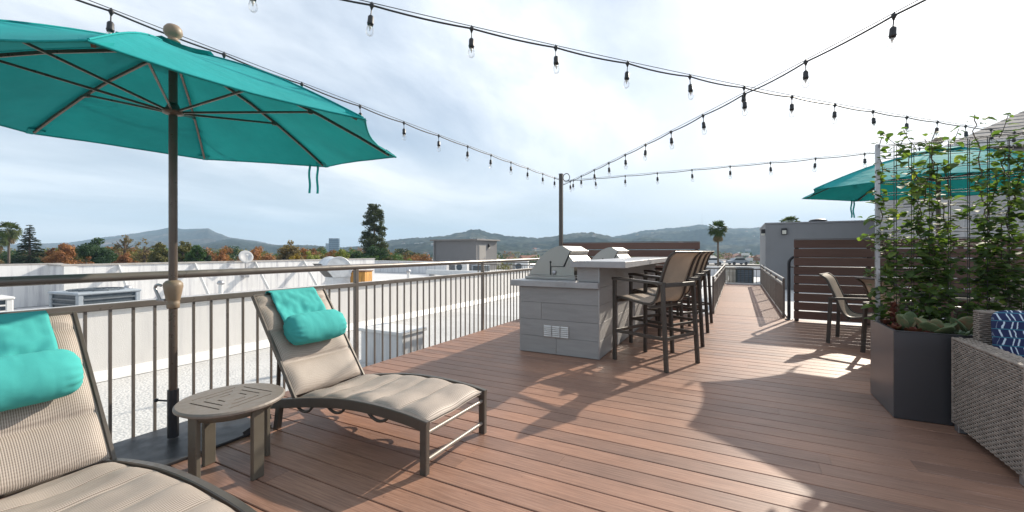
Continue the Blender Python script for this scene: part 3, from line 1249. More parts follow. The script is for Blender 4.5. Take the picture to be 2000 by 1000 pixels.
def tiles_x(y, x0, x1, rows, seed, outward=-1):
    """tiles on a face that looks along y"""
    r = random.Random(seed)
    for z0, z1, cuts in rows:
        xs = [x0] + cuts + [x1]
        for a, b in zip(xs, xs[1:]):
            mb = MB()
            mb.mm((a + 0.0015, y - 0.009, z0 + 0.0015), (b - 0.0015, y + 0.0095 + r.uniform(0, .0008), z1 - 0.0015), 0.0012)
            mb.build('tile', TILE, t, world=True)


def tiles_y(x, y0, y1, rows, seed):
    r = random.Random(seed)
    for z0, z1, cuts in rows:
        ys = [y0] + cuts + [y1]
        for a, b in zip(ys, ys[1:]):
            mb = MB()
            mb.mm((x - 0.0095, a + 0.0015, z0 + 0.0015), (x + r.uniform(0, .0008), b - 0.0015, z1 - 0.0015), 0.0012)
            mb.build('tile', TILE, t, world=True)


tiles_x(IY0, IX0, IX1 - 0.001, [(0.004, 0.20, [-1.86]), (0.20, 0.40, []), (0.40, 0.60, [-2.05]), (0.60, 0.784, [])], 1)
tiles_x(IY0, -1.606, IX1 - 0.001, [(0.862, 1.022, [])], 2)
tiles_y(IX1, IY0 + 0.012, IY1, [(0.004, 0.20, [5.3, 6.5, 7.7]), (0.20, 0.40, [5.7, 6.9, 8.1]), (0.40, 0.60, [5.2, 6.4, 7.6]), (0.60, 0.80, [5.8, 7.0]), (0.80, 1.022, [5.35, 6.55, 7.75])], 3)
mb = MB()
mb.mm((IX1 - 0.009, IY0 - 0.012, 0.004), (IX1 + 0.003, IY0 + 0.002, 1.02), 0.001)
mb.build('edge_trim', GALV, t, world=True)
mb = MB()
mb.mm((-2.44, 4.56, 0.788), (-1.352, 4.606, 0.858), 0.004)
mb.mm((-2.44, 4.6061, 0.788), (-1.608, IY1 + 0.04, 0.858), 0.004)
mb.build('lower_counter', CONCRETE, t, world=True)
mb = MB()
mb.mm((-1.660, 4.53, 1.025), (-1.045, IY1 + 0.06, 1.096), 0.005)
mb.build('bar_top', CONCRETE, t, world=True)
# louvred vent on the end
VX0, VX1, VZ0, VZ1 = -2.02, -1.70, 0.195, 0.350
mb = MB()
mb.mm((VX0, IY0 - 0.014, VZ0), (VX1, IY0 - 0.0095, VZ1), 0.001)
vent = mb.build('vent', STEEL, t, world=True)
for c in range(3):
    for k in range(6):
        xc = VX0 + 0.055 + c * 0.105
        zc = VZ0 + 0.022 + k * 0.0222
        mb = MB()
        mb.prism([(IY0 - 0.0145, zc + 0.008), (IY0 - 0.028, zc - 0.004), (IY0 - 0.026, zc - 0.007), (IY0 - 0.0145, zc - 0.006)], xc - 0.045, xc + 0.045, 'x')
        mb.build('louvre', WHITEP, vent, world=True)
        mb = MB()
mb = MB()
mb.mm((VX0 + 0.006, IY0 - 0.0150, VZ0 + 0.006), (VX1 - 0.006, IY0 - 0.0142, VZ1 - 0.006))
mb.build('recess', GALV, vent, world=True)


# ---- grills
def grill(label, y0, y1):
    t = thing('grill', label, 'grill', (-2.0, (y0 + y1) / 2, 0.858))
    D = lambda x: x
    z0 = 0.905
    # base tray
    mb = MB()
    mb.mm((-2.37, y0 - 0.03, 0.859), (-1.70, y1 + 0.03, 0.892), 0.005)
    mb.build('tray', STEEL, t, world=True)
    mb = MB()
    mb.mm((-2.335, y0, 0.893), (-1.715, y1, 0.912), 0.003)
    mb.build('rim', STEEL, t, world=True)
    # lid: rolled front, flat crown, cut back
    arc = [(-2.33, 0.914)]
    ctrl = [(-2.33, 0.914), (-2.285, 0.985), (-2.18, 1.120), (-2.06, 1.218), (-1.945, 1.266), (-1.878, 1.272)]
    arc = [(p.x, p.y) for p in catmull([(a, b, 0) for a, b in ctrl], 4)]
    lid = arc + [(-1.770, 1.207), (-1.860, 1.022), (-2.035, 1.022), (-2.035, 0.914)]
    mb = MB()
    mb.prism(lid, y0, y1)
    lid_o = mb.build('lid', STEEL, t, world=True)
    mb = MB()
    mb.mm((-1.83, y0 + 0.01, 1.195), (-1.764, y1 - 0.01, 1.216), 0.003)
    mb.build('lid_edge', STEEL, lid_o, world=True)
    # back box under the lid
    mb = MB()
    mb.prism([(-2.028, 0.914), (-2.028, 1.014), (-1.850, 1.014), (-1.792, 1.150), (-1.735, 1.085), (-1.730, 0.914)], y0 + 0.006, y1 - 0.006)
    bk = mb.build('firebox', STEEL, t, world=True)
    # dark slot between lid and side with its pivot
    mb = MB()
    mb.mm((-2.041, y0 - 0.003, 0.916), (-2.029, y0 + 0.003, 1.075))
    mb.lathe([(0.013, 0), (0.013, 0.006)], 12, (-2.033, y0 + 0.003, 1.073), Matrix.Rotation(math.pi / 2, 3, 'X'))
    mb.build('pivot_slot', BLACK, t, world=True)
    mb = MB()
    mb.beam((-1.862, y0 - 0.002, 1.022), (-1.776, y0 - 0.002, 1.202), 0.010, 0.004, up=(0, 1, 0))
    mb.build('lid_seam', BLACK, lid_o, world=True)
    mb = MB()
    mb.lathe([(0.026, 0), (0.026, 0.01), (0.02, 0.018), (0.0, 0.018)], 16, (-1.985, y0 - 0.0, 0.945), Matrix.Rotation(math.pi / 2, 3, 'X'))
    mb.build('dial', GALV, t, world=True)
    # handle along the front
    mb = MB()
    mb.tube([(-2.36, y0 + 0.08, 1.03), (-2.36, y1 - 0.08, 1.03)], 0.013, 10)
    for yy in (y0 + 0.1, y1 - 0.1):
        mb.tube([(-2.25, yy, 1.03), (-2.36, yy, 1.03)], 0.008, 8)
    mb.build('handle', STEEL, lid_o, world=True)
    return t


grill('stainless steel grill nearest the end of the bar island', 4.85, 5.55)
grill('stainless steel grill further back, half hidden by the bar top', 7.15, 7.95)

# ============================================================ BAR STOOLS AND CHAIRS
def sling_seat(name, prof, half, mat, parent, nseg=5, sag=0.012):
    path = catmull([(a, 0, b) for a, b in prof], nseg)
    n = len(path) - 1
    mb = MB()

    def fn(a, b):
        p = path[min(n, int(round(a * n)))]
        q = path[min(n, int(round(a * n)) + 1)] - path[max(0, int(round(a * n)) - 1)]
        nn = Vector((-q.z, 0, q.x)).normalized()
        e = 4 * b * (1 - b)
        return Vector((p.x, -half + 2 * half * b, p.z)) + nn * (sag * e) * -1
    mb.grid(fn, n, 8)
    o = mb.build(name, mat, parent)
    so = o.modifiers.new('Solidify', 'SOLIDIFY')
    so.thickness = 0.004
    so.offset = 0
    return path


def make_chair(name, label, cat, group, bar):
    """local +x is where the sitter looks"""
    t = thing(name, label, cat, (0, 0, 0), 0, group)
    if bar:
        prof = [(0.275, 0.690), (0.235, 0.700), (0.10, 0.680), (-0.08, 0.655), (-0.175, 0.668), (-0.225, 0.735), (-0.262, 0.87), (-0.315, 1.03), (-0.365, 1.14), (-0.425, 1.195)]
        arm, fx, rx, hw, legz = 0.905, 0.285, -0.315, 0.285, 0.30
    else:
        prof = [(0.265, 0.405), (0.225, 0.415), (0.08, 0.390), (-0.09, 0.352), (-0.185, 0.372), (-0.240, 0.45), (-0.285, 0.58), (-0.345, 0.735), (-0.390, 0.835), (-0.455, 0.89)]
        arm, fx, rx, hw, legz = 0.615, 0.275, -0.30, 0.285, 0.3
    path = sling_seat('sling', prof, 0.232, SLING, t)
    for s in (-1, 1):
        mb = MB()
        mb.bar([Vector((p.x, s * 0.245, p.z)) for p in path], 0.026, 0.034, up=(0, 1, 0))
        mb.build('side_rail', DKBROWN, t)
    mb = MB()
    mb.bar([(path[-1].x - 0.002, -0.258, path[-1].z + 0.002), (path[-1].x - 0.002, 0.258, path[-1].z + 0.002)], 0.03, 0.02)
    mb.build('top_rail', DKBROWN, t)
    mb = MB()
    mb.bar([(prof[0][0] - 0.012, -0.28, prof[0][1] - 0.03), (prof[0][0] - 0.012, 0.28, prof[0][1] - 0.03)], 0.03, 0.035)
    mb.build('front_rail', DKBROWN, t)
    mb = MB()
    k = len(path) // 2 - 1
    mb.bar([(-0.16, -0.28, prof[4][1] - 0.045), (-0.16, 0.28, prof[4][1] - 0.045)], 0.03, 0.03)
    mb.build('rear_rail', DKBROWN, t)
    for s in (-1, 1):
        y = s * hw
        mb = MB()
        mb.bar([(fx, y, 0.0), (fx, y, arm - 0.02)], 0.032, 0.042, up=(1, 0, 0))
        mb.build('leg', DKBROWN, t)
        mb = MB()
        kx = -0.315 if bar else -0.335
        mb.bar([(rx - (0.05 if bar else 0.06), s * (hw + 0.01), 0.0), (kx, y, arm - 0.02)], 0.032, 0.042, up=(1, 0, 0))
        mb.build('leg', DKBROWN, t)
        mb = MB()
        ap = catmull([(fx + 0.022, y, arm - 0.002), (fx - 0.06, y, arm), (0.0, y, arm - 0.012), (kx - 0.02, y, arm - 0.028)], 4)
        mb.bar(ap, 0.052, 0.030)
        mb.build('armrest', DKBROWN, t)
        mb = MB()
        mb.bar([(-0.255, s * 0.255, arm - 0.035), (-0.255, y, arm - 0.030)], 0.03, 0.022)
        mb.build('arm_bracket', DKBROWN, t)
    mb = MB()
    mb.bar([(kx - 0.012, -hw + 0.01, arm - 0.045), (kx - 0.012, hw - 0.01, arm - 0.045)], 0.026, 0.045)
    mb.build('back_brace', DKBROWN, t)
    if bar:
        z = 0.325
        kk = rx - 0.05 + (z / (arm - 0.02)) * (-0.315 - rx + 0.05)
        for s in (-1, 1):
            mb = MB()
            mb.bar([(fx - 0.02, s * hw, z), (kk + 0.02, s * (hw + 0.006), z)], 0.022, 0.034)
            mb.build('stretcher', DKBROWN, t)
        mb = MB()
        mb.bar([(fx, -hw + 0.02, z), (fx, hw - 0.02, z)], 0.026, 0.034)
        mb.build('footrest', DKBROWN, t)
        mb = MB()
        mb.bar([(kk, -hw + 0.02, z), (kk, hw - 0.02, z)], 0.022, 0.034)
        mb.build('stretcher', DKBROWN, t)
    return t


STOOLS = [((-0.832, 4.870), 155.5, 'brown sling bar stool nearest the camera with its side to the bar end'),
          ((-0.850, 5.790), 150.0, 'second brown sling bar stool from the near end of the bar'),
          ((-0.850, 6.830), 150.0, 'third brown sling bar stool from the near end of the bar'),
          ((-0.845, 7.790), 150.0, 'bar stool farthest from the camera, next to the ramp')]
proto = None
for (x, y), a, lab in STOOLS:
    if proto is None:
        proto = make_chair('bar_stool', lab, 'bar stool', 'bar stools along the island', True)
        o = proto
    else:
        o = copy_tree(proto)
        o['label'] = lab
    o.location = (x, y, 0)
    o.rotation_euler = (0, 0, math.radians(a))

c1 = make_chair('dining_chair', 'brown sling dining armchair in front of the slat screen, left of the planter', 'chair', 'sling chairs at the dining table', False)
c1.location = (1.49, 7.04, 0)
c1.rotation_euler = (0, 0, math.radians(-19))
c2 = copy_tree(c1)
c2['label'] = 'sling dining armchair half hidden behind the planter and trellis post'
c2.location = (1.765, 6.29, 0)
c2.rotation_euler = (0, 0, math.radians(22))
c3 = copy_tree(c1)
c3['label'] = 'sling dining armchair on the far side of the table behind the vines'
c3.location = (2.95, 7.65, 0)
c3.rotation_euler = (0, 0, math.radians(215))


# ============================================================ SLOTTED TABLES
def slotted_top(R, th, slots, edge=0.008):
    mb = MB()
    mb.lathe([(R - 0.012, -th), (R, -th + edge), (R, -edge), (R - edge, 0.0)], 48, smooth=False)
    top = mb.build('table_top_tmp', TAUPE)
    mb = MB()
    for cx, cy, L, wd, a in slots:
        mb.box((cx, cy, -th / 2), (L, wd, th * 4), Matrix.Rotation(a, 3, 'Z'))
    cut = mb.build('cutter_tmp', TAUPE)
    bo = top.modifiers.new('b', 'BOOLEAN')
    bo.operation = 'DIFFERENCE'
    bo.object = cut
    bo.solver = 'EXACT'
    bpy.context.view_layer.update()
    dg = bpy.context.evaluated_depsgraph_get()
    me = bpy.data.meshes.new_from_object(top.evaluated_get(dg))
    bpy.data.objects.remove(top)
    bpy.data.objects.remove(cut)
    me.name = 'table_top'
    return me


def square_slots(R, rows):
    out = []
    for q in range(4):
        a = q * math.pi / 2
        for (dist, L) in rows:
            c = Matrix.Rotation(a, 3, 'Z') @ Vector((dist, 0, 0))
            out.append((c.x, c.y, L, 0.0105, a + math.pi / 2))
    return out


TBX, TBY, TBZ = -2.455, 1.345, 0.405
t = thing('side_table', 'small round taupe slotted side table between the two loungers', 'side table', (TBX, TBY, 0), math.radians(6))
me = slotted_top(0.258, 0.026, square_slots(0.26, [(0.148, 0.235), (0.104, 0.150), (0.060, 0.060)]))
place('table_top', me, TAUPE, t, (0, 0, TBZ))
mb = MB()
mb.lathe([(0.200, TBZ - 0.062), (0.200, TBZ - 0.0275), (0.192, TBZ - 0.0275), (0.192, TBZ - 0.062)], 32)
mb.build('apron', TABLELEG, t)
for q in range(4):
    a = math.radians(0 + 90 * q)
    c, s = math.cos(a), math.sin(a)
    mb = MB()
    R = Matrix.Rotation(a, 3, 'Z')
    mb.box(R @ Vector((0.196, 0, (TBZ - 0.028) / 2)), (0.026, 0.066, TBZ - 0.028), R, 0.004)
    mb.build('leg', TABLELEG, t)

DTX, DTY, DTZ = 2.18, 7.06, 0.71
t = thing('dining_table', 'round slotted dining table under the right umbrella behind the vines', 'table', (DTX, DTY, 0))
me = slotted_top(0.61, 0.028, square_slots(0.6, [(0.40, 0.55), (0.32, 0.42), (0.24, 0.30), (0.16, 0.16)]) +
                 [(0.47 * math.cos(a), 0.47 * math.sin(a), 0.10, 0.012, a) for a in [math.radians(45 * k + 22.5) for k in range(8)]])
place('table_top', me, TAUPE, t, (0, 0, DTZ))
mb = MB()
mb.lathe([(0.47, DTZ - 0.07), (0.47, DTZ - 0.0285), (0.46, DTZ - 0.0285), (0.46, DTZ - 0.07)], 40)
mb.build('apron', TABLELEG, t)
for q in range(4):
    a = math.radians(45 + 90 * q)
    mb = MB()
    R = Matrix.Rotation(a, 3, 'Z')
    mb.box(R @ Vector((0.465, 0, (DTZ - 0.029) / 2)), (0.03, 0.075, DTZ - 0.029), R, 0.004)
    mb.build('leg', TABLELEG, t)


# ============================================================ SUN LOUNGERS
def make_lounger(label):
    """local x: 0 at the foot, negative towards the head; y 0..0.63 across"""
    W = 0.63
    t = thing('sun_lounger', label, 'sun lounger', (0, 0, 0), 0, 'sun loungers beside the railing')
    rail = catmull([(0.0, 0, 0.292), (-0.16, 0, 0.312), (-0.40, 0, 0.322), (-0.66, 0, 0.311), (-0.95, 0, 0.270), (-1.20, 0, 0.222), (-1.36, 0, 0.190)], 5)
    for y in (0.018, W - 0.018):
        mb = MB()
        mb.bar([Vector((p.x, y, p.z - 0.034)) for p in rail], 0.032, 0.062, up=(0, 0, 1))
        mb.build('side_rail', CHFRAME, t)
        mb = MB()
        mb.bar([(-0.022, y, 0), (-0.022, y, 0.288)], 0.034, 0.046, up=(1, 0, 0))
        mb.build('leg', CHFRAME, t)
        mb = MB()
        mb.bar([(-1.30, y, 0), (-1.27, y, 0.175)], 0.034, 0.046, up=(1, 0, 0))
        mb.build('leg', CHFRAME, t)
    for z in (0.215, 0.068):
        mb = MB()
        mb.tube([(-0.022, 0.036, z), (-0.022, W - 0.036, z)], 0.0125, 10)
        mb.build('foot_bar', STEELROD, t)
    # bowed support straps under the seat
    for xx in (-0.36, -0.72, -1.02):
        z = lerp_path([(-1.36, 0.19), (-1.2, 0.222), (-0.95, 0.27), (-0.66, 0.311), (-0.4, 0.322), (-0.16, 0.312), (0, 0.292)], xx) - 0.060
        for y in (0.018, W - 0.018):
            mb = MB()
            mb.tube(catmull([(xx + 0.085, y, z + 0.012), (xx + 0.05, y, z - 0.022), (xx, y, z - 0.036), (xx - 0.05, y, z - 0.024), (xx - 0.09, y, z + 0.004)], 4), 0.009, 8, up=(0, 1, 0))
            mb.build('stacking_loop', DKBROWN, t)
    mb = MB()
    mb.tube([(-1.33, 0.036, 0.16), (-1.33, W - 0.036, 0.16)], 0.012, 8)
    mb.build('head_bar', CHFRAME, t)
    # padded seat: quilted panels
    seams = [-0.025, -0.235, -0.455, -0.675, -0.90, -1.13]
    hz = lambda x: lerp_path([(-1.36, 0.19), (-1.2, 0.222), (-0.95, 0.27), (-0.66, 0.311), (-0.4, 0.322), (-0.16, 0.312), (0, 0.292)], x)

    def pad_h(s, w, cuts, amp):
        for a, b in zip(cuts, cuts[1:]):
            lo, hi = min(a, b), max(a, b)
            if lo <= s <= hi:
                k = (s - lo) / (hi - lo)
                e = min(1.0, 4 * w * (1 - w) * 2.2)
                return amp * (math.sin(math.pi * k) ** 0.42) * (e ** 0.5)
        return 0.0
    r = random.Random(3)

    def seat(a, b):
        x = -0.012 - 1.125 * a
        y = 0.040 + (W - 0.080) * b
        wr = mnoise.noise(Vector((x * 7 + 1.3, y * 6, 0.3))) * 0.012 + mnoise.noise(Vector((x * 16, y * 5 + 4, 1.7))) * 0.009
        e = 4 * b * (1 - b)
        z = hz(x) - 0.012 - 0.026 * e * smooth01(1 - abs(a - 0.6) * 1.4) + pad_h(x, b, seams, 0.032) + wr * e
        return Vector((x, y, z))
    mb = MB()
    mb.grid(seat, 90, 26)
    mb.grid(lambda a, b: seat(a, b) + Vector((0, 0, -0.012 - pad_h(seat(a, b).x, b, seams, 0.02) * 0.6)), 30, 8)
    sp = mb.build('seat_pad', SLING_CH, t)
    # backrest: frame and padded panel
    B0, B1 = Vector((-1.13, 0, 0.245)), Vector((-1.585, 0, 0.885))
    ax = (B1 - B0)
    BL = ax.length
    ax.normalize()
    nn = Vector((ax.z, 0, -ax.x))                 # faces the sitter
    for y in (0.022, W - 0.022):
        mb = MB()
        mb.bar([B0 + Vector((0, y, 0)) - ax * 0.05, B1 + Vector((0, y, 0))], 0.030, 0.016, up=(0, 1, 0))
        mb.build('back_frame', CHFRAME, t)
    mb = MB()
    mb.tube([B1 + Vector((0, 0.03, 0)), B1 + Vector((0, W - 0.03, 0))], 0.013, 8)
    mb.build('back_bar', CHFRAME, t)
    bc = [0.0, 0.235, 0.48, 0.70, BL]

    def back(a, b):
        s = BL * a
        y = 0.030 + (W - 0.060) * b
        e = 4 * b * (1 - b)
        p = B0 + ax * s + Vector((0, y, 0))
        wr = mnoise.noise(Vector((s * 6, y * 6, 5.3))) * 0.006
        return p + nn * (0.004 - 0.018 * e + pad_h(s, b, bc, 0.032) + wr * e)
    mb = MB()
    mb.grid(back, 60, 22)
    mb.grid(lambda a, b: back(a, b) - nn * (0.012 + pad_h(BL * a, b, bc, 0.02) * 0.7), 20, 6)
    mb.build('back_pad', SLING_CHB, t)
    # adjusting strut behind the back
    for y in (0.045, W - 0.045):
        mb = MB()
        q = B0 + ax * 0.30
        mb.bar([Vector((q.x - 0.015, y, q.z)), Vector((-1.335, y, 0.17))], 0.012, 0.026, up=(0, 1, 0))
        mb.build('strut', DKBROWN, t)
    t['back'] = 0
    del t['back']
    return t, B0, B1, ax, nn, W


LA, B0, B1, AX, NN, LW = make_lounger('sun lounger with striped mesh pad beyond the side table')
LA.location = (-1.475, 1.795, 0)
LB = copy_tree(LA)
LB['label'] = 'nearest sun lounger, cut off by the left edge of the picture'
LB.location = (-1.455, 0.275, 0)


def make_pillow(label):
    t = thing('head_pillow', label, 'pillow', (0, 0, 0), 0, 'teal head pillows on the loungers')
    BL = (B1 - B0).length
    # roll
    cs = 0.535 * BL
    mb = MB()
    yc, half, ra, rb = 0.315, 0.232, 0.116, 0.088

    def roll(a, b):
        s = -1 + 2 * a
        k = (1 - abs(s) ** 7) ** (1 / 2.6) if abs(s) < 1 else 0.0
        k = max(k, 0.0)
        th = 2 * math.pi * b
        pk = 1 + 0.045 * math.sin(th * 13 + 2 * math.sin(th * 3)) * smooth01((abs(s) - 0.55) / 0.35) + 0.02 * mnoise.noise(Vector((s * 9, th * 1.1, 4))) + 0.035 * mnoise.noise(Vector((s * 3, math.cos(th) * 1.6, math.sin(th) * 1.6)))
        c = B0 + AX * cs + NN * (0.018 + rb) + Vector((0, yc + half * s, 0))
        return c + AX * (math.cos(th) * ra * k * pk) + NN * (math.sin(th) * rb * k * pk)
    mb.grid(roll, 44, 60)
    mb.build('roll', TEALP, t)

    # flap over the top of the back
    def flap(a, b):
        y = yc - half * 0.82 + 2 * half * 0.82 * b
        if a < 0.8:
            s = cs + 0.07 + (BL - cs - 0.07) * (a / 0.8)
            off = 0.030 + 0.006 * math.sin(a * 9 + b * 5) * 1 + 0.010 * mnoise.noise(Vector((a * 7, b * 9, 2.0))) + 0.02 * (1 - a) ** 4
            off += 0.010 * math.sin(math.pi * min(1, a))
            return B0 + AX * s + NN * off + Vector((0, y, 0))
        k = (a - 0.8) / 0.2
        th = math.pi * min(1.0, k * 1.6)
        c = B0 + AX * (BL + 0.0)
        rr = 0.024
        p = c + AX * (math.sin(th) * rr) + NN * (math.cos(th) * rr + 0.004) + Vector((0, y, 0))
        if k > 0.625:
            p = p - AX * ((k - 0.625) * 0.25)
        return p
    mb = MB()
    mb.grid(flap, 40, 26)
    fo = mb.build('flap', TEALP, t)
    so = fo.modifiers.new('Solidify', 'SOLIDIFY')
    so.thickness = 0.004
    so.offset = 1
    return t


PA = make_pillow('teal roll pillow strapped over the lounger beyond the side table')
PA.location = LA.location
PB = copy_tree(PA)
PB['label'] = 'teal roll pillow on the nearest lounger at the left edge'
PB.location = LB.location


# ============================================================ UMBRELLAS
def make_umbrella(label, R, phase, zr, za, tilt):
    t = thing('umbrella', label, 'umbrella', (0, 0, 0), 0, 'teal market umbrellas')
    ca = [math.radians(phase + 45 * k) for k in range(8)]
    top = Vector((0, 0, za))
    cor = [Vector((R * math.cos(a), R * math.sin(a), zr + tilt[0] * R * math.cos(a) + tilt[1] * R * math.sin(a))) for a in ca]

    def panel(k, s, f, dz=0.0):
        a, b = cor[k], cor[(k + 1) % 8]
        e = a.lerp(b, f)
        mid = 4 * f * (1 - f)
        e = e * (1 - 0.045 * mid * s) if True else e
        zz = e.z
        p = top.lerp(Vector((e.x, e.y, a.lerp(b, f).z)), s)
        p.z += 0.055 * math.sin(math.pi * s) * 1.0 - 0.035 * mid * s * (1.1 - s) * 2 + dz
        p.z += 0.004 * mnoise.noise(Vector((p.x * 5, p.y * 5, k * 3.1))) * mid
        return p
    mb = MB()
    for k in range(8):
        mb.grid(lambda a, b, k=k: panel(k, 0.10 + 0.90 * a, b), 16, 12)
    can = mb.build('canopy', TEAL, t)
    mb = MB()
    for k in range(8):
        mb.grid(lambda a, b, k=k: panel(k, 0.001 + 0.22 * a, b, 0.018 + 0.012 * a), 5, 8)
    mb.build('vent_cap', TEAL, can)
    mb = MB()
    for k in range(8):                             # seams along the ribs
        pts = [panel(k, 0.2 + 0.79 * i / 10, 0.0) + Vector((0, 0, 0.004)) for i in range(11)]
        mb.tube(pts, 0.0045, 5)
    mb.build('seam', TEAL, can)
    mb = MB()
    for k in range(8):                             # stitched hem along the edge
        mb.tube([panel(k, 0.998, i / 12) for i in range(13)], 0.0055, 5)
    mb.build('hem', TEAL, can)
    for k in range(8):
        # rib, strut and the pocket that holds the rib's end
        mb = MB()
        pts = [panel(k, s, 0.0) + Vector((0, 0, -0.020)) for s in (0.03, 0.2, 0.4, 0.6, 0.8, 0.96)]
        mb.bar(pts, 0.014, 0.020)
        rib = mb.build('rib', UMBPOLE, t)
        q = panel(k, 0.56, 0.0) + Vector((0, 0, -0.032))
        h = Vector((0.045 * math.cos(ca[k]), 0.045 * math.sin(ca[k]), zr + 0.10))
        mb = MB()
        mb.bar([h, q], 0.011, 0.014)
        mb.box(q, (0.03, 0.02, 0.03), Matrix.Rotation(ca[k], 3, 'Z'), 0.003)
        mb.build('strut', UMBPOLE, rib)
        a = panel(k, 0.935, 0.0)
        b = panel(k, 1.0, 0.0)
        e = cor[k]
        mb = MB()
        tang = Vector((-math.sin(ca[k]), math.cos(ca[k]), 0))
        dn = Vector((0, 0, -0.024))
        mb.poly([a - tang * 0.045 + dn, b - tang * 0.018 + Vector((0, 0, -0.004)), b + tang * 0.018 + Vector((0, 0, -0.004)), a + tang * 0.045 + dn])
        mb.poly([a - tang * 0.045 + dn, a - tang * 0.05 + Vector((0, 0, -0.004)), b - tang * 0.018 + Vector((0, 0, -0.002))])
        mb.poly([a + tang * 0.045 + dn, b + tang * 0.018 + Vector((0, 0, -0.002)), a + tang * 0.05 + Vector((0, 0, -0.004))])
        mb.build('rib_pocket', TEAL, can)
    mb = MB()
    mb.tube([(0, 0, 0.30), (0, 0, za - 0.02)], 0.0235, 16, up=(0, 1, 0))
    mb.build('pole', UMBPOLE, t)
    mb = MB()
    mb.lathe([(0.024, zr + 0.075), (0.055, zr + 0.085), (0.058, zr + 0.105), (0.04, zr + 0.12), (0.026, zr + 0.15)], 16)
    mb.build('hub', UMBPOLE, t)
    mb = MB()
    mb.lathe([(0.025, za - 0.09), (0.05, za - 0.075), (0.05, za - 0.05), (0.025, za - 0.03)], 16)
    mb.build('crown_hub', UMBPOLE, t)
    mb = MB()
    f = za + 0.035
    mb.lathe([(0.040, f), (0.036, f + 0.012), (0.026, f + 0.020), (0.026, f + 0.026), (0.043, f + 0.040), (0.051, f + 0.060), (0.048, f + 0.085), (0.034, f + 0.104), (0.012, f + 0.112), (0.0, f + 0.112)], 20)
    mb.build('finial', TANPLAST, t)
    # crank box
    mb = MB()
    mb.lathe([(0.030, 0.845), (0.036, 0.85), (0.038, 0.885), (0.034, 0.89), (0.040, 0.90), (0.056, 0.985), (0.054, 1.005), (0.040, 1.020), (0.028, 1.024)], 8)
    cb = mb.build('crank_box', TANPLAST, t)
    mb = MB()
    mb.tube([(-0.03, -0.03, 0.90), (-0.075, -0.055, 0.90)], 0.008, 8)
    mb.tube(catmull([(-0.055, -0.045, 0.90), (-0.07, -0.055, 0.94), (-0.085, -0.06, 0.975), (-0.07, -0.055, 0.995), (-0.05, -0.04, 0.99)], 4), 0.009, 8, up=(0, 1, 0))
    mb.build('crank_handle', GALV, cb)
    mb = MB()
    mb.tube([(0, 0, 0.03), (0, 0, 0.33)], 0.0305, 16, up=(0, 1, 0))
    sl_ = mb.build('sleeve', BLACKSTEEL, t)
    mb = MB()
    mb.tube([(-0.02, -0.02, 0.26), (-0.085, -0.05, 0.262)], 0.006, 8)
    mb.lathe([(0.0, -0.012), (0.012, -0.008), (0.012, 0.008), (0.0, 0.012)], 8, (-0.09, -0.052, 0.262))
    mb.build('knob', BLACKSTEEL, sl_)
    # tie tapes
    q = panel(2, 0.985, 0.06)
    for j in (0.0, 1.0):
        mb = MB()
        x0 = q.lerp(panel(2, 0.985, 0.12), j)
        pts = [x0 + Vector((0.006 * math.sin(i * 0.9 + j), 0.004 * math.cos(i + j), -0.030 * i)) for i in range(10)]
        for p0, p1 in zip(pts, pts[1:]):
            w0 = Vector((0.011, 0.004, 0))
            mb.poly([p0 - w0, p0 + w0, p1 + w0, p1 - w0])
        mb.build('tie_tape', TEAL, can)
    return t


U1 = make_umbrella('large teal umbrella over the loungers on the left', 1.41, 12, 1.995, 2.50, (-0.05, 0.0))
U1.location = (-3.167, 1.377, 0)
mb = MB()
mb.mm((-0.31, -0.62, 0.003), (0.285, 0.40, 0.020), 0.003)
t = mb.build('base_plate', BLACKSTEEL, U1, (0.067, 0.023, 0))
mb = MB()
mb.beam((0.27, 0.22, 0.022), (0.33, 0.36, 0.10), 0.012, 0.03)
mb.beam((0.33, 0.36, 0.10), (0.20, 0.40, 0.03), 0.012, 0.03)
mb.build('lever', BLACKSTEEL, t)

U2 = make_umbrella('teal umbrella on the right behind the vines and the planter', 1.44, 22.5, 1.985, 2.46, (0.0, 0.0))
U2.location = (2.18, 7.06, 0)
mb = MB()
mb.lathe([(0.30, 0.003), (0.30, 0.03), (0.26, 0.05), (0.06, 0.07), (0.04, 0.075)], 28)
mb.build('base_plate', BLACKSTEEL, U2)

# ============================================================ PLANTER, TRELLIS, VINE
PX0, PX1, PY0, PY1, PZ = 1.00, 3.1, 4.01, 4.62, 0.628
t = thing('planter', 'long charcoal metal planter box holding the vines', 'planter', (PX0, PY0, 0))
mb = MB()
T_ = 0.012
mb.mm((PX0, PY0, 0.004), (PX1, PY0 + T_, PZ), 0.002)
mb.mm((PX0, PY1 - T_, 0.004), (PX1, PY1, PZ), 0.002)
mb.mm((PX0, PY0 + T_, 0.004), (PX0 + T_, PY1 - T_, PZ), 0.002)
mb.mm((PX1 - T_, PY0 + T_, 0.004), (PX1, PY1 - T_, PZ), 0.002)
mb.build('box', PLANTERM, t, world=True)
mb = MB()
for a, b in (((PX0 - 0.002, PY0 - 0.002), (PX1, PY0 + 0.022)), ((PX0 - 0.002, PY1 - 0.022), (PX1, PY1 + 0.002)), ((PX0 - 0.002, PY0 + 0.0221), (PX0 + 0.022, PY1 - 0.0221))):
    mb.mm((*a, PZ + 0.0005), (*b, PZ + 0.006), 0.001)
mb.build('rim', PLANTERM, t, world=True)
mb = MB()
mb.grid(lambda a, b: Vector((PX0 + T_ + (PX1 - PX0 - 2 * T_) * a, PY0 + T_ + (PY1 - PY0 - 2 * T_) * b, PZ - 0.055 + 0.02 * mnoise.noise(Vector((a * 20, b * 6, 0))))), 60, 16)
mb.build('soil', SOIL, t, world=True)

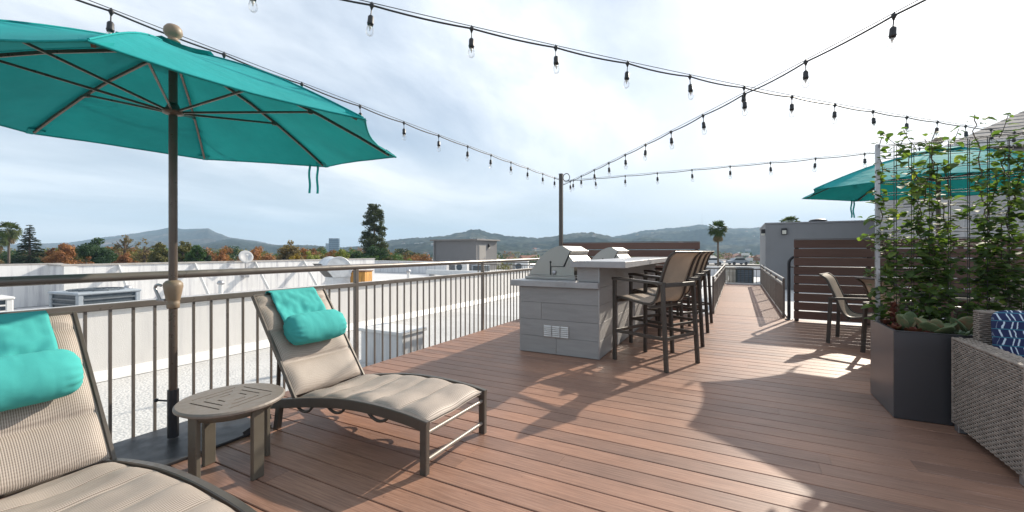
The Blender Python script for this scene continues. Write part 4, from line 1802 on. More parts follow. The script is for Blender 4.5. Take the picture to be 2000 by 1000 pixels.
TX0, TX1, TY, TZ0, TZ1 = 1.02, 2.66, 4.50, 0.56, 2.075
t = thing('trellis', 'tall wire mesh trellis panel with grey end post standing in the planter', 'trellis', (TX0, TY, 0.56))
for x in (TX0, TX1):
    mb = MB()
    mb.mm((x - 0.014, TY - 0.018, 0.50), (x + 0.014, TY + 0.018, TZ1 + 0.01), 0.002)
    mb.build('post', GALV, t, world=True)
hw = MB().tube([(0, 0, 0), (TX1 - TX0, 0, 0)], 0.0026, 5).mesh('wire')
hw.materials.append(WIREM)
vw = MB().tube([(0, 0, 0), (0, 0, TZ1 - TZ0 - 0.01)], 0.0026, 5, up=(0, 1, 0)).mesh('wire')
vw.materials.append(WIREM)
for lay, (dy, ox, oz) in enumerate(((-0.022, 0.0, 0.0), (0.030, 0.028, 0.026))):
    z = TZ0 + 0.10 + oz
    while z < TZ1 + 0.005:
        place('wire', hw, None, t, (TX0, TY + dy, z), True)
        z += 0.1
    z = TZ1 - 0.002
    place('wire', hw, None, t, (TX0, TY + dy, z - 0.002), True)
    x = TX0 + 0.10 + ox
    while x < TX1 - 0.02:
        place('wire', vw, None, t, (x, TY + dy + 0.006, TZ0), True)
        x += 0.1075

LEAFM = leaf_mat('vine_leaf', [(0.30, (0.048, 0.086, 0.034)), (0.46, (0.105, 0.160, 0.054)), (0.60, (0.200, 0.262, 0.080)), (0.72, (0.320, 0.330, 0.090)), (0.82, (0.46, 0.36, 0.08))], 9.0, 0.50, rough=0.62)
BARK = M('vine_bark', (0.10, 0.070, 0.050), 0.85, 0, 0.3, 40, bmp=0.5, bscale=90)


def leaf_shape(mb, Mx, L=0.05, W=0.034, fold=0.18, bend=0.12):
    """one oval leaf: two halves folded along the midrib, five stations"""
    st = [(0.0, 0.0), (0.16, 0.62), (0.42, 1.0), (0.72, 0.78), (0.92, 0.34), (1.0, 0.0)]
    mid, lf, rt = [], [], []
    for s, w in st:
        z = -bend * L * s * s
        mid.append(mb.bm.verts.new(Mx @ Vector((s * L, 0, z))))
        lf.append(mb.bm.verts.new(Mx @ Vector((s * L, w * W / 2, z + fold * w * W / 2))) if w else mid[-1])
        rt.append(mb.bm.verts.new(Mx @ Vector((s * L, -w * W / 2, z + fold * w * W / 2))) if w else mid[-1])
    for i in range(len(st) - 1):
        for side in (lf, rt):
            vs = []
            for v in (mid[i], mid[i + 1], side[i + 1], side[i]):
                if v not in vs:
                    vs.append(v)
            if len(vs) > 2:
                mb._face(vs, True)


def leaf_matrix(p, rnd, out=None, droop=0.5):
    a = rnd.uniform(0, 2 * math.pi)
    d = Vector((math.cos(a), math.sin(a) * 0.75, rnd.uniform(-droop, 0.55)))
    d.normalize()
    up = Vector((rnd.uniform(-0.5, 0.5), rnd.uniform(-0.7, 0.3), 1.0)).normalized()
    y = up.cross(d).normalized()
    z = d.cross(y)
    k = rnd.uniform(0.55, 1.3)
    R = Matrix((d * k, y * k, z * k)).transposed().to_4x4()
    return Matrix.Translation(p) @ R


vine = thing('climbing_vine', 'leafy green vine climbing the wire trellis', 'vine', (1.75, 4.5, PZ - 0.05))
rv = random.Random(21)
stems = MB()
spots = []
# main stems climb the mesh, wandering
for k in range(17):
    x = TX0 + 0.06 + k * 0.097 + rv.uniform(-0.03, 0.03)
    top = rv.choice((1.55, 1.75, 1.95, 2.1, 2.2)) if k not in (1, 9, 10, 11, 12) else rv.uniform(2.1, 2.27)
    p = Vector((x, TY + rv.uniform(-0.03, 0.03), PZ - 0.06))
    pts = [p.copy()]
    while p.z < top:
        p = p + Vector((rv.uniform(-0.035, 0.035), rv.uniform(-0.02, 0.02), rv.uniform(0.04, 0.08)))
        p.y = TY + max(-0.05, min(0.05, p.y - TY))
        p.x = max(TX0 + 0.01, p.x)
        pts.append(p.copy())
        dens = 10.0 if p.z < 1.1 else (8.0 if p.z < 1.45 else (4.4 if p.z < 1.75 else 1.8))
        for q in range(int(dens) + (1 if rv.random() < dens % 1 else 0)):
            spots.append(p + Vector((rv.gauss(0, 0.035), rv.gauss(-0.005, 0.038), rv.gauss(0, 0.03))))
    n = len(pts)
    stems.tube(catmull(pts, 2), 0.0034, 5, scales=None, up=(0, 1, 0))
# side shoots
for k in range(46):
    x = rv.uniform(TX0 + 0.02, TX1 - 0.05)
    z = rv.uniform(0.75, 1.9)
    p = Vector((x, TY, z))
    d = Vector((rv.choice((-1, 1)) * rv.uniform(0.5, 1), rv.uniform(-0.5, 0.3), rv.uniform(0.0, 0.9))).normalized()
    pts = [p.copy()]
    for i in range(rv.randint(4, 8)):
        p = p + d * 0.04 + Vector((0, 0, -0.004 * i))
        d = (d + Vector((rv.uniform(-.3, .3), rv.uniform(-.3, .3), rv.uniform(-.2, .2)))).normalized()
        pts.append(p.copy())
        spots.append(p + Vector((rv.gauss(0, 0.014), rv.gauss(0, 0.014), rv.gauss(0, 0.012))))
        spots.append(p + Vector((rv.gauss(0, 0.02), rv.gauss(0, 0.02), rv.gauss(0, 0.012))))
    stems.tube(pts, 0.0028, 4, up=(0, 1, 0))
# short spurs fill the mesh between the stems
for k in range(1750):
    z = 0.66 + 1.40 * rv.random() ** 1.35
    x = rv.uniform(TX0 - 0.015, TX1 - 0.02)
    if mnoise.noise(Vector((x * 5, z * 4, 3.3))) < -0.32 + 0.25 * (z > 1.6):
        continue
    spots.append(Vector((x, TY + rv.gauss(-0.01, 0.045), z)))
# loose shoots that stand above or beside the mesh
for (x, z, dx, dz, n) in ((1.20, 2.0, -0.55, 0.55, 7), (1.26, 2.0, -0.25, 0.8, 6), (1.48, 2.05, 0.1, 1, 3), (1.72, 2.05, 0.35, 0.9, 5), (1.83, 2.06, 0.9, 0.5, 6), (1.9, 2.1, 0.5, 0.8, 7),
                          (1.04, 1.44, -0.9, 0.2, 3), (1.04, 1.58, -0.7, 0.5, 2), (2.0, 2.08, 0.5, 0.8, 7), (2.2, 2.08, 0.3, 0.9, 7)):
    p = Vector((x, TY - 0.01, z))
    d = Vector((dx, -0.1, dz)).normalized()
    pts = [p.copy()]
    for i in range(n):
        p = p + d * 0.034
        d = (d + Vector((rv.uniform(-.2, .2), rv.uniform(-.2, .2), rv.uniform(-.22, .15)))).normalized()
        pts.append(p.copy())
        for q in range(2):
            spots.append(p + Vector((rv.gauss(0, 0.014), rv.gauss(0, 0.012), rv.gauss(0, 0.010))))
    stems.tube(pts, 0.0022, 4, up=(0, 1, 0))
stems.build('stem', BARK, vine, world=True)
# leaves in view and nearest the eye are pieces of their own
lm = []
for j in range(4):
    mb = MB()
    leaf_shape(mb, Matrix.Identity(4), 0.058 + 0.005 * j, 0.041 + 0.004 * j, 0.15 + 0.12 * j, 0.10 + 0.1 * j)
    me = mb.mesh('leaf')
    me.materials.append(LEAFM)
    lm.append(me)
seen = [p for p in spots if p.x < 1.95]
rest = [p for p in spots if p.x >= 1.95]
rv.shuffle(seen)
seen.sort(key=lambda p: (p.y > TY + 0.012, p.x < TX0 + 0.02))
for p in seen[:300]:
    o = place('leaf', rv.choice(lm), None, vine)
    mx = leaf_matrix(p - vine.location, rv)
    o.matrix_local = mx
fol = MB()
for p in seen[300:] + rest:
    leaf_shape(fol, leaf_matrix(p, rv), 0.062, 0.045, rv.uniform(0.1, 0.5), rv.uniform(0, 0.4))
stuff(fol.build('foliage', LEAFM, vine, world=True))

# ---- succulents in the planter
PADM = leaf_mat('paddle_leaf', [(0.32, (0.100, 0.150, 0.075)), (0.48, (0.190, 0.225, 0.120)), (0.60, (0.300, 0.200, 0.120)), (0.72, (0.42, 0.12, 0.085))], 11.0, 0.10, 'obj', 0.5)
REDM = leaf_mat('red_succulent', [(0.3, (0.120, 0.045, 0.035)), (0.55, (0.230, 0.080, 0.060)), (0.75, (0.20, 0.14, 0.07))], 20, 0.15, 'world', 0.5)
GREYG = leaf_mat('grey_green_succulent', [(0.3, (0.10, 0.15, 0.10)), (0.6, (0.20, 0.26, 0.18)), (0.8, (0.32, 0.36, 0.27))], 20, 0.12, 'world', 0.55)


def pad(Lp, Wp):
    """thick rounded paddle leaf standing along +z"""
    mb = MB()

    def fn(a, b):
        th = 2 * math.pi * b
        s = a
        wv = (math.sin(math.pi * min(1, s * 0.93 + 0.05)) ** 0.6) if 0 < s < 1 else (0.22 if s == 0 else 0.0)
        cup = 0.20 * Lp * (s - 0.3) ** 2
        return Vector((math.cos(th) * Wp / 2 * wv, math.sin(th) * 0.0085 * (0.4 + wv) * (1 if s < 1 else 0) + cup + 0.25 * (math.cos(th) * wv * Wp / 2) ** 2 / Wp, s * Lp))
    mb.grid(fn, 12, 14)
    return mb


def paddle_plant(label, loc, leaves, seed):
    r = random.Random(seed)
    t = thing('paddle_plant', label, 'succulent', loc)
    t.scale = (1.0, 1.0, 1.05)
    for (az, tilt, L, W) in leaves:
        o = pad(L, W).build('leaf', PADM, t)
        o.rotation_euler = Matrix.Rotation(math.radians(az), 3, 'Z').to_4x4().to_euler()
        o.matrix_local = Matrix.Rotation(math.radians(az), 4, 'Z') @ Matrix.Translation((0, 0.01, 0)) @ Matrix.Rotation(math.radians(-tilt), 4, 'X')
    return t


zs = PZ - 0.045
paddle_plant('paddle succulent with wide grey green leaves in the middle of the planter', (1.25, 4.13, zs),
             [(200, 48, 0.17, 0.12), (150, 40, 0.17, 0.13), (255, 38, 0.16, 0.11), (100, 30, 0.17, 0.12), (20, 35, 0.16, 0.11), (300, 42, 0.15, 0.11), (175, 15, 0.15, 0.10)], 1)
paddle_plant('broad leaved paddle succulent nearest the sofa', (1.44, 4.17, zs + 0.02),
             [(170, 18, 0.16, 0.15), (230, 25, 0.15, 0.12), (110, 28, 0.15, 0.12), (340, 25, 0.15, 0.13), (40, 30, 0.14, 0.12)], 2)
paddle_plant('pale paddle succulent standing behind the red rosettes', (1.15, 4.27, zs + 0.02),
             [(180, 8, 0.15, 0.10), (120, 24, 0.14, 0.09), (250, 26, 0.14, 0.09), (20, 24, 0.13, 0.09)], 3)


def rosette(label, loc, r0, n, mat, seed, tall=0.0):
    r = random.Random(seed)
    t = thing('rosette_succulent', label, 'succulent', loc)
    if tall:
        mb = MB()
        mb.tube(catmull([(0, 0, 0), (0.005, 0.004, tall * 0.5), (-0.004, 0, tall)], 4), 0.008, 7, up=(0, 1, 0))
        mb.build('stem', REDM, t)
    mb = MB()
    whorls = [tall] if not tall else [tall * k for k in (0.35, 0.55, 0.75, 0.92, 1.0)]
    for z in whorls:
        for k in range(n):
            a = 2.399 * k + z * 20
            f = (k + 1) / n
            el = 0.15 + 1.0 * (1 - f)
            d = Vector((math.cos(a) * math.cos(el), math.sin(a) * math.cos(el), math.sin(el)))
            y = Vector((-math.sin(a), math.cos(a), 0))
            zz = d.cross(y)
            L = r0 * (0.45 + 0.55 * f) * r.uniform(0.85, 1.15)
            Mx = Matrix.Translation((0, 0, z)) @ Matrix((d, y, zz)).transposed().to_4x4()
            leaf_shape(mb, Mx, L, L * 0.5, 0.35, -0.25)
            leaf_shape(mb, Matrix.Translation((0, 0, -0.004)) @ Mx, L, L * 0.5, -0.2, -0.25)
    mb.build('leaves', mat, t)
    return t


rosette('tall stalked red succulent beside the trellis post', (1.085, 4.36, zs), 0.055, 7, REDM, 1, 0.20)
rosette('low dark red rosette at the planter corner', (1.06, 4.22, zs + 0.03), 0.065, 13, REDM, 2)
rosette('reddish rosette beside the middle paddle plant', (1.14, 4.12, zs + 0.03), 0.075, 14, REDM, 3)
rosette('small red rosette leaning over the planter rim', (1.05, 4.40, zs + 0.05), 0.055, 12, REDM, 7)
rosette('grey green rosette in front of the broad paddle plant', (1.385, 4.07, zs + 0.03), 0.070, 16, GREYG, 4)
rosette('grey green rosette touching the sofa arm', (1.50, 4.08, zs + 0.03), 0.080, 16, GREYG, 5)
rosette('red tipped rosette in front of the pale paddle plant', (1.20, 4.06, zs + 0.03), 0.060, 13, REDM, 8)
rosette('small dark red rosette below the trellis post', (1.10, 4.30, zs + 0.04), 0.050, 12, REDM, 9)
rosette('grey green rosette behind the middle paddle plant', (1.31, 4.28, zs + 0.05), 0.075, 15, GREYG, 10)
rosette('small grey green rosette between the two paddle plants', (1.345, 4.20, zs + 0.03), 0.060, 14, GREYG, 6)

# ============================================================ WICKER SOFA
def weave(mb, o, u, v, n, LU, LV, ps=0.0128, pu=0.026, amp=0.0036, wd=0.0108, gap=0.0):
    """rows of flat strands that pass over and under upright stakes"""
    o, u, v, n = Vector(o), Vector(u), Vector(v), Vector(n)
    rows = int(LV / ps)
    seg = max(4, int(LU / (pu / 3)))
    for r in range(rows):
        vc = (r + 0.5) * LV / rows
        ring = []
        ph = math.pi * (r % 2)
        jit = random.uniform(-0.0006, 0.0006)
        for i in range(seg + 1):
            x = LU * i / seg
            h = amp * math.sin(math.pi * x / pu + ph) + jit
            ring.append([mb.bm.verts.new(o + u * x + v * (vc + a * wd / 2) + n * (h + b)) for a, b in ((-1, -0.002), (-0.55, 0.0016), (0.55, 0.0016), (1, -0.002))])
        for a, b in zip(ring, ring[1:]):
            for j in range(3):
                mb._face((a[j], b[j], b[j + 1], a[j + 1]), True)


SX0, SY0, SY1, SZ = 1.285, 3.12, 3.945, 0.630
t = thing('wicker_sofa', 'taupe wicker sofa in front of the planter at the right edge', 'sofa', (2.2, 3.6, 0))
mb = MB()
mb.mm((SX0 + 0.008, SY0 + 0.008, 0.055), (SX0 + 0.105, SY1 - 0.008, SZ - 0.012))
mb.build('arm_core', WICKERD, t, world=True)
mb = MB()
random.seed(8)
weave(mb, (SX0 + 0.003, SY0, 0.05), (0, 1, 0), (0, 0, 1), (-1, 0, 0), SY1 - SY0, SZ - 0.062)          # outer side
weave(mb, (SX0, SY1 - 0.003, 0.05), (1, 0, 0), (0, 0, 1), (0, 1, 0), 0.11, SZ - 0.062)               # rear end
weave(mb, (SX0, SY0 + 0.003, 0.05), (1, 0, 0), (0, 0, 1), (0, -1, 0), 0.11, SZ - 0.062)              # front end
weave(mb, (SX0 + 0.108, SY0, 0.30), (0, 1, 0), (0, 0, 1), (1, 0, 0), SY1 - SY0, SZ - 0.31)            # inner side
weave(mb, (SX0 + 0.005, SY0, SZ - 0.006), (0, 1, 0), (1, 0, 0), (0, 0, 1), SY1 - SY0, 0.105, 0.021, 0.030, 0.003, 0.019)   # arm top
mb.build('arm', WICKER, t, world=True)
mb = MB()
mb.tube(catmull([(SX0 + 0.006, SY0, SZ - 0.012), (SX0 + 0.006, SY1, SZ - 0.012)], 2), 0.0085, 8)
mb.tube([(SX0 + 0.006, SY0 + 0.004, 0.05), (SX0 + 0.006, SY0 + 0.004, SZ - 0.01)], 0.0085, 8, up=(0, 1, 0))
mb.tube([(SX0 + 0.006, SY1 - 0.004, 0.05), (SX0 + 0.006, SY1 - 0.004, SZ - 0.01)], 0.0085, 8, up=(0, 1, 0))
mb.build('arm_edge', WICKER, t, world=True)
mb = MB()
mb.mm((SX0 + 0.112, SY1 - 0.085, 0.055), (3.3, SY1 - 0.02, 0.812))
mb.mm((SX0 + 0.112, SY0 + 0.02, 0.055), (3.3, SY1 - 0.086, 0.27))
mb.build('body_core', WICKERD, t, world=True)
mb = MB()
weave(mb, (SX0 + 0.10, SY1 - 0.092, SZ - 0.05), (1, 0, 0), (0, 0, 1), (0, -1, 0), 1.95, 0.235)
weave(mb, (SX0 + 0.10, SY1 - 0.012, 0.40), (1, 0, 0), (0, 0, 1), (0, 1, 0), 1.95, 0.415)
weave(mb, (SX0 + 0.104, SY1 - 0.095, SZ - 0.03), (0, 1, 0), (0, 0, 1), (-1, 0, 0), 0.085, 0.215)
weave(mb, (SX0 + 0.10, SY1 - 0.095, 0.816), (1, 0, 0), (0, 1, 0), (0, 0, 1), 1.95, 0.085)
mb.build('back', WICKER, t, world=True)
mb = MB()
weave(mb, (SX0 + 0.21, SY0 + 0.012, 0.06), (1, 0, 0), (0, 0, 1), (0, -1, 0), 1.8, 0.20)
mb.build('seat_front', WICKER, t, world=True)
for (x, y) in ((SX0 + 0.04, SY1 - 0.04), (SX0 + 0.04, SY0 + 0.04), (3.2, SY0 + 0.04), (3.2, SY1 - 0.04)):
    mb = MB()
    mb.box((x, y, 0.026), (0.06, 0.06, 0.050), None, 0.004)
    mb.build('foot', GALV, t, world=True)


def cushion(name, label, c, s, rot, mat, parent=None):
    mb = MB()

    def fn(a, b):
        # superellipsoid with soft corners
        th = math.pi * (a - 0.5)
        ph = 2 * math.pi * b
        ex = lambda v, e: math.copysign(abs(v) ** e, v)
        x = ex(math.cos(th), 0.35) * ex(math.cos(ph), 0.22)
        z = ex(math.cos(th), 0.35) * ex(math.sin(ph), 0.22)
        y = ex(math.sin(th), 0.85)
        k = 1 - 0.25 * (abs(x) ** 4 + abs(z) ** 4) / 2
        return Vector((x * s[0] / 2, y * s[1] / 2 * k, z * s[2] / 2))
    mb.grid(fn, 26, 72)
    o = mb.build(name, mat, parent, c, False, rot)
    if label:
        tag(o, label, 'cushion')
    return o


cushion('back_cushion', 'navy cushion with white brushstroke print on the wicker sofa', (1.715, 3.745, 0.625), (0.61, 0.17, 0.44), (math.radians(-8), 0, 0), PRINT)
cushion('seat_cushion', 'navy brushstroke seat cushion on the wicker sofa', (2.28, 3.46, 0.345), (1.72, 0.52, 0.15), (0, 0, 0), PRINT)

# ============================================================ ROOFTOP EQUIPMENT
def condenser(label, loc, s, rz, mat=ACGREY, louv=8):
    """box condenser with louvred sides and a round fan guard on top"""
    t = thing('air_conditioner', label, 'air conditioner', loc, rz)
    w, d, h = s
    mb = MB()
    for sx in (-1, 1):
        for sy in (-1, 1):
            mb.box((sx * (w / 2 - 0.04), sy * (d / 2 - 0.04), h / 2), (0.08, 0.08, h), None, 0.012)
    mb.box((0, 0, h + 0.02), (w + 0.03, d + 0.03, 0.045), None, 0.015)
    mb.box((0, 0, 0.03), (w, d, 0.06), None, 0.01)
    mb.build('casing', mat, t)
    mb = MB()
    mb.mm((-w / 2 + 0.03, -d / 2 + 0.03, 0.06), (w / 2 - 0.03, d / 2 - 0.03, h - 0.002))
    mb.build('coil', ACDARK, t)
    for k in range(louv):
        z = 0.10 + (h - 0.14) * (k + 0.5) / louv
        mb = MB()
        mb.mm((-w / 2 + 0.08, -d / 2 + 0.004, z - 0.012), (w / 2 - 0.08, -d / 2 + 0.028, z + 0.012))
        mb.mm((-w / 2 + 0.08, d / 2 - 0.028, z - 0.012), (w / 2 - 0.08, d / 2 - 0.004, z + 0.012))
        mb.mm((-w / 2 + 0.004, -d / 2 + 0.08, z - 0.012), (-w / 2 + 0.028, d / 2 - 0.08, z + 0.012))
        mb.mm((w / 2 - 0.028, -d / 2 + 0.08, z - 0.012), (w / 2 - 0.004, d / 2 - 0.08, z + 0.012))
        mb.build('louvre', M('condenser_louvre', (0.13, 0.15, 0.17), 0.5, 0.1, 0.1, 7) if mat is not ACWHITE else mat, t)
    mb = MB()
    R = min(w, d) * 0.42
    for q in (1.0, 0.8, 0.6, 0.4, 0.2):
        pts = [(R * q * math.cos(a), R * q * math.sin(a), h + 0.062) for a in [2 * math.pi * i / 24 for i in range(25)]]
        mb.tube(pts, 0.008, 5)
    for i in range(6):
        a = math.pi * i / 6
        mb.tube([(R * math.cos(a), R * math.sin(a), h + 0.055), (-R * math.cos(a), -R * math.sin(a), h + 0.055)], 0.006, 5)
    mb.build('fan_guard', ACDARK, t)
    return t


condenser('grey blue air conditioner in the middle of the left roof', (-10.5, 3.35, RZ), (0.92, 0.92, 0.84), 0.12)
condenser('pale air conditioner at the left edge of the roof', (-10.3, 1.80, RZ), (0.80, 0.80, 0.86), 0.0, ACWHITE)
condenser('dark green air conditioner beyond the end of the ramp', (survey(1454, 490, 19.5).x, survey(1454, 490, 19.5).y, RZ), (0.72, 0.72, 0.78), 0.0, M('dark_green_unit', (0.040, 0.060, 0.058), 0.5, 0.1, 0.1, 6))
t = thing('block_stack', 'pale beige concrete block enclosure beside the dark green unit', 'wall', (survey(1428, 490, 20).x, survey(1428, 490, 20).y, RZ))
for r_ in range(4):
    for c_ in range(2):
        mb = MB()
        mb.box((-0.42 + c_ * 0.41 + (0.1 if r_ % 2 else 0), 0, 0.115 + r_ * 0.212), (0.398, 0.2, 0.2), None, 0.008)
        mb.build('block', M('beige_block', (0.46, 0.41, 0.34), 0.85, 0, 0.1, 5, objrand=0.08), t)


def split_unit(label, loc, rz, w=0.85, h=0.6):
    t = thing('air_conditioner', label, 'air conditioner', loc, rz)
    mb = MB()
    mb.box((0, 0, h / 2 + 0.05), (w, 0.32, h), None, 0.015)
    mb.build('casing', ACWHITE, t)
    mb = MB()
    mb.lathe([(0.23, 0), (0.23, 0.012), (0.20, 0.016), (0.0, 0.016)], 24, (-0.12, -0.162, h / 2 + 0.05), Matrix.Rotation(math.pi / 2, 3, 'X'))
    mb.build('fan_guard', ACDARK, t)
    mb = MB()
    mb.mm((-w / 2, -0.14, 0), (-w / 2 + 0.08, 0.14, 0.05))
    mb.mm((w / 2 - 0.08, -0.14, 0), (w / 2, 0.14, 0.05))
    mb.build('feet', GALV, t)
    return t


split_unit('white fan unit in front of the dark grey stair house', (-17.0, 24.6, RZ), 0.1, 0.95, 0.85)
condenser('grey condenser in front of the dark grey stair house, right of the fan unit', (-15.2, 24.2, RZ), (0.9, 0.9, 0.62), 0.1)
split_unit('pale fan unit below the door of the dark grey stair house', (-13.6, 27.0, RZ), 0.2, 1.1, 0.9)
t = thing('pipe_support', 'long white duct lying low on the roof near the stair house', 'duct', (-15.5, 22.2, RZ))
mb = MB()
mb.box((0, 0, 0.22), (5.2, 0.34, 0.30), None, 0.02)
mb.build('duct', WHITEP, t)
for q in (-2.2, 0, 2.2):
    mb = MB()
    mb.box((q, 0, 0.035), (0.12, 0.5, 0.069))
    mb.build('foot', GALV, t)

# gooseneck exhaust with rusted panel
t = thing('exhaust_hood', 'white gooseneck exhaust hood with black mouth on the left roof', 'vent', (-12.0, 9.75, RZ), math.radians(78))
mb = MB()
mb.box((0.25, 0, 0.40), (0.75, 0.60, 0.80), None, 0.015)
mb.build('curb', DUCT, t)
mb = MB()
prof = []
for k in range(15):
    a = math.radians(-8 + 176 * k / 14)
    prof.append((0.10 + 0.52 * math.cos(a), 1.02 + 0.50 * math.sin(a)))
prof += [(-0.60, 1.30), (-0.12, 0.80), (0.61, 0.80)]
mb.prism(prof, -0.36, 0.36)
hd = mb.build('hood', DUCT, t)
mb = MB()
mb.poly([(-0.602, -0.33, 1.285), (-0.602, 0.33, 1.285), (-0.140, 0.33, 0.805), (-0.140, -0.33, 0.805)])
mb.build('mouth', BLACK, hd)
mb = MB()
pr = [(a * 1.025 + 0.0, (b - 1.0) * 1.02 + 1.0) for a, b in prof[:15]]
mb.tube([(a, -0.362, b) for a, b in pr], 0.016, 6, up=(0, 1, 0))
mb.tube([(a, 0.362, b) for a, b in pr], 0.016, 6, up=(0, 1, 0))
mb.build('seam', DUCT, hd)
t.scale = (0.85, 0.85, 0.92)
t = thing('rusty_cabinet', 'orange rusted metal cabinet beside the exhaust hood', 'cabinet', (-11.6, 10.55, RZ), math.radians(20))
mb = MB()
mb.box((0, 0, 0.45), (0.70, 0.55, 0.90), None, 0.01)
mb.build('body', RUST, t)
mb = MB()
mb.box((0, 0, 0.915), (0.76, 0.61, 0.03), None, 0.005)
mb.build('lid', M('rust_brown', (0.16, 0.08, 0.04), 0.8, 0.1, 0.3, 8), t)
for q in (-0.175, 0.18):
    mb = MB()
    mb.box((q, -0.279, 0.46), (0.33, 0.006, 0.80), None, 0.002)
    mb.build('panel', RUST, t)

# dish on the parapet
t = thing('satellite_dish', 'small grey satellite dish on the back parapet', 'satellite dish', (-16.9, 9.75, 0.2))
mb = MB()
mb.tube([(0, 0, 0), (0, 0, 0.45), (0.10, -0.05, 0.75)], 0.03, 8, up=(0, 1, 0))
mb.box((0, 0, 0.02), (0.2, 0.3, 0.1), None, 0.01)
mb.build('mast', GALV, t)
ax = Vector((0.75, -0.25, 0.55)).normalized()
Rm = ax.to_track_quat('Z', 'Y').to_matrix()
mb = MB()
mb.lathe([(0.0, 0.0), (0.10, 0.006), (0.20, 0.028), (0.30, 0.065), (0.345, 0.085), (0.335, 0.094), (0.20, 0.038), (0.0, 0.012)], 26, (0.12, -0.06, 0.88), Rm)
mb.build('reflector', M('dish_paint', (0.50, 0.50, 0.50), 0.5, 0.1, 0.08, 6), t)
mb = MB()
c0 = Vector((0.12, -0.06, 0.88))
f0 = c0 + ax * 0.42 + Vector((0, 0, -0.12))
mb.tube([c0 + Rm @ Vector((0, -0.33, 0.08)), f0], 0.014, 6)
mb.box(f0, (0.09, 0.07, 0.08), Rm, 0.01)
mb.build('feed_arm', ACWHITE, t)

t.scale = (0.72, 0.72, 0.85)
for i, (x, y, h, lab) in enumerate(((-12.6, 6.6, 0.75, 'short white vent pipe on the roof right of the grey blue air conditioner'), (-11.2, 12.6, 0.85, 'white vent pipe on the roof right of the rusty cabinet'),
                                    (-13.5, 4.9, 0.7, 'white vent pipe at the foot of the wall corner'))):
    t = thing('vent_pipe', lab, 'pipe', (x, y, RZ))
    mb = MB()
    mb.tube([(0, 0, 0), (0, 0, h)], 0.055, 12, up=(0, 1, 0))
    mb.build('pipe', WHITEP, t)
    mb = MB()
    mb.lathe([(0.16, 0.002), (0.15, 0.03), (0.07, 0.10), (0.06, 0.14)], 14)
    mb.build('flashing', GALV, t)
    mb = MB()
    mb.lathe([(0.085, h - 0.06), (0.095, h - 0.02), (0.06, h + 0.04), (0.0, h + 0.05)], 14)
    mb.build('cap', GALV, t)
t = thing('conduit', 'thin grey conduit on blocks along the foot of the braced parapet', 'conduit', (-15.8, 8, RZ))
mb = MB()
mb.tube([(-15.6, -6, RZ + 0.14), (-15.6, 16, RZ + 0.14)], 0.03, 8)
mb.tube([(-15.45, -6, RZ + 0.14), (-15.45, 11, RZ + 0.14), (-13.0, 11, RZ + 0.14)], 0.022, 8)
mb.build('pipe', GALV, t, world=True)
for k in range(11):
    mb = MB()
    mb.mm((-15.72, -5.5 + k * 2.1, RZ + 0.001), (-15.36, -5.38 + k * 2.1, RZ + 0.105))
    mb.build('block', M('timber_block', (0.30, 0.24, 0.18), 0.9, 0, 0.2, 8), t, world=True)
# sheet metal box in the gravel beside the deck
t = thing('roof_box', 'white painted sheet metal box on the gravel roof behind the railing', 'vent box', (-4.4, 4.6, RZ))
mb = MB()
mb.mm((-4.80, 4.40, RZ), (-4.02, 4.86, 0.055), 0.004)
mb.build('body', WHITE_WALL, t, world=True)
mb = MB()
mb.mm((-4.83, 4.37, 0.056), (-3.99, 4.89, 0.10), 0.006)
mb.build('lid', WHITEP, t, world=True)

# ============================================================ TREES
def crown_clumps(mb, clumps, n, size, rnd, squash=1.0, up_bias=0.3):
    """leaf-sized faces spread through each clump"""
    for (c, r) in clumps:
        k = max(6, int(n * (r * r)))
        for i in range(k):
            d = Vector((rnd.gauss(0, 1), rnd.gauss(0, 1), rnd.gauss(0, 1)))
            d.normalize()
            p = c + Vector((d.x * r, d.y * r, d.z * r * squash)) * (rnd.random() ** 0.45)
            s = size * rnd.uniform(0.6, 1.4)
            nn = (d + Vector((rnd.gauss(0, .6), rnd.gauss(0, .6), rnd.gauss(up_bias, .6)))).normalized()
            a = nn.orthogonal().normalized()
            b = nn.cross(a)
            th = rnd.uniform(0, 6.28)
            a, b = a * math.cos(th) + b * math.sin(th), b * math.cos(th) - a * math.sin(th)
            vs = [mb.bm.verts.new(p + a * s * 0.5), mb.bm.verts.new(p + b * s * 0.32), mb.bm.verts.new(p - a * s * 0.5), mb.bm.verts.new(p - b * s * 0.32)]
            mb._face(vs)


def tmat(name, a, b, c, sc_=0.5):
    return leaf_mat(name, [(0.30, a), (0.50, b), (0.72, c)], sc_, 0.25, 'world', 0.7)


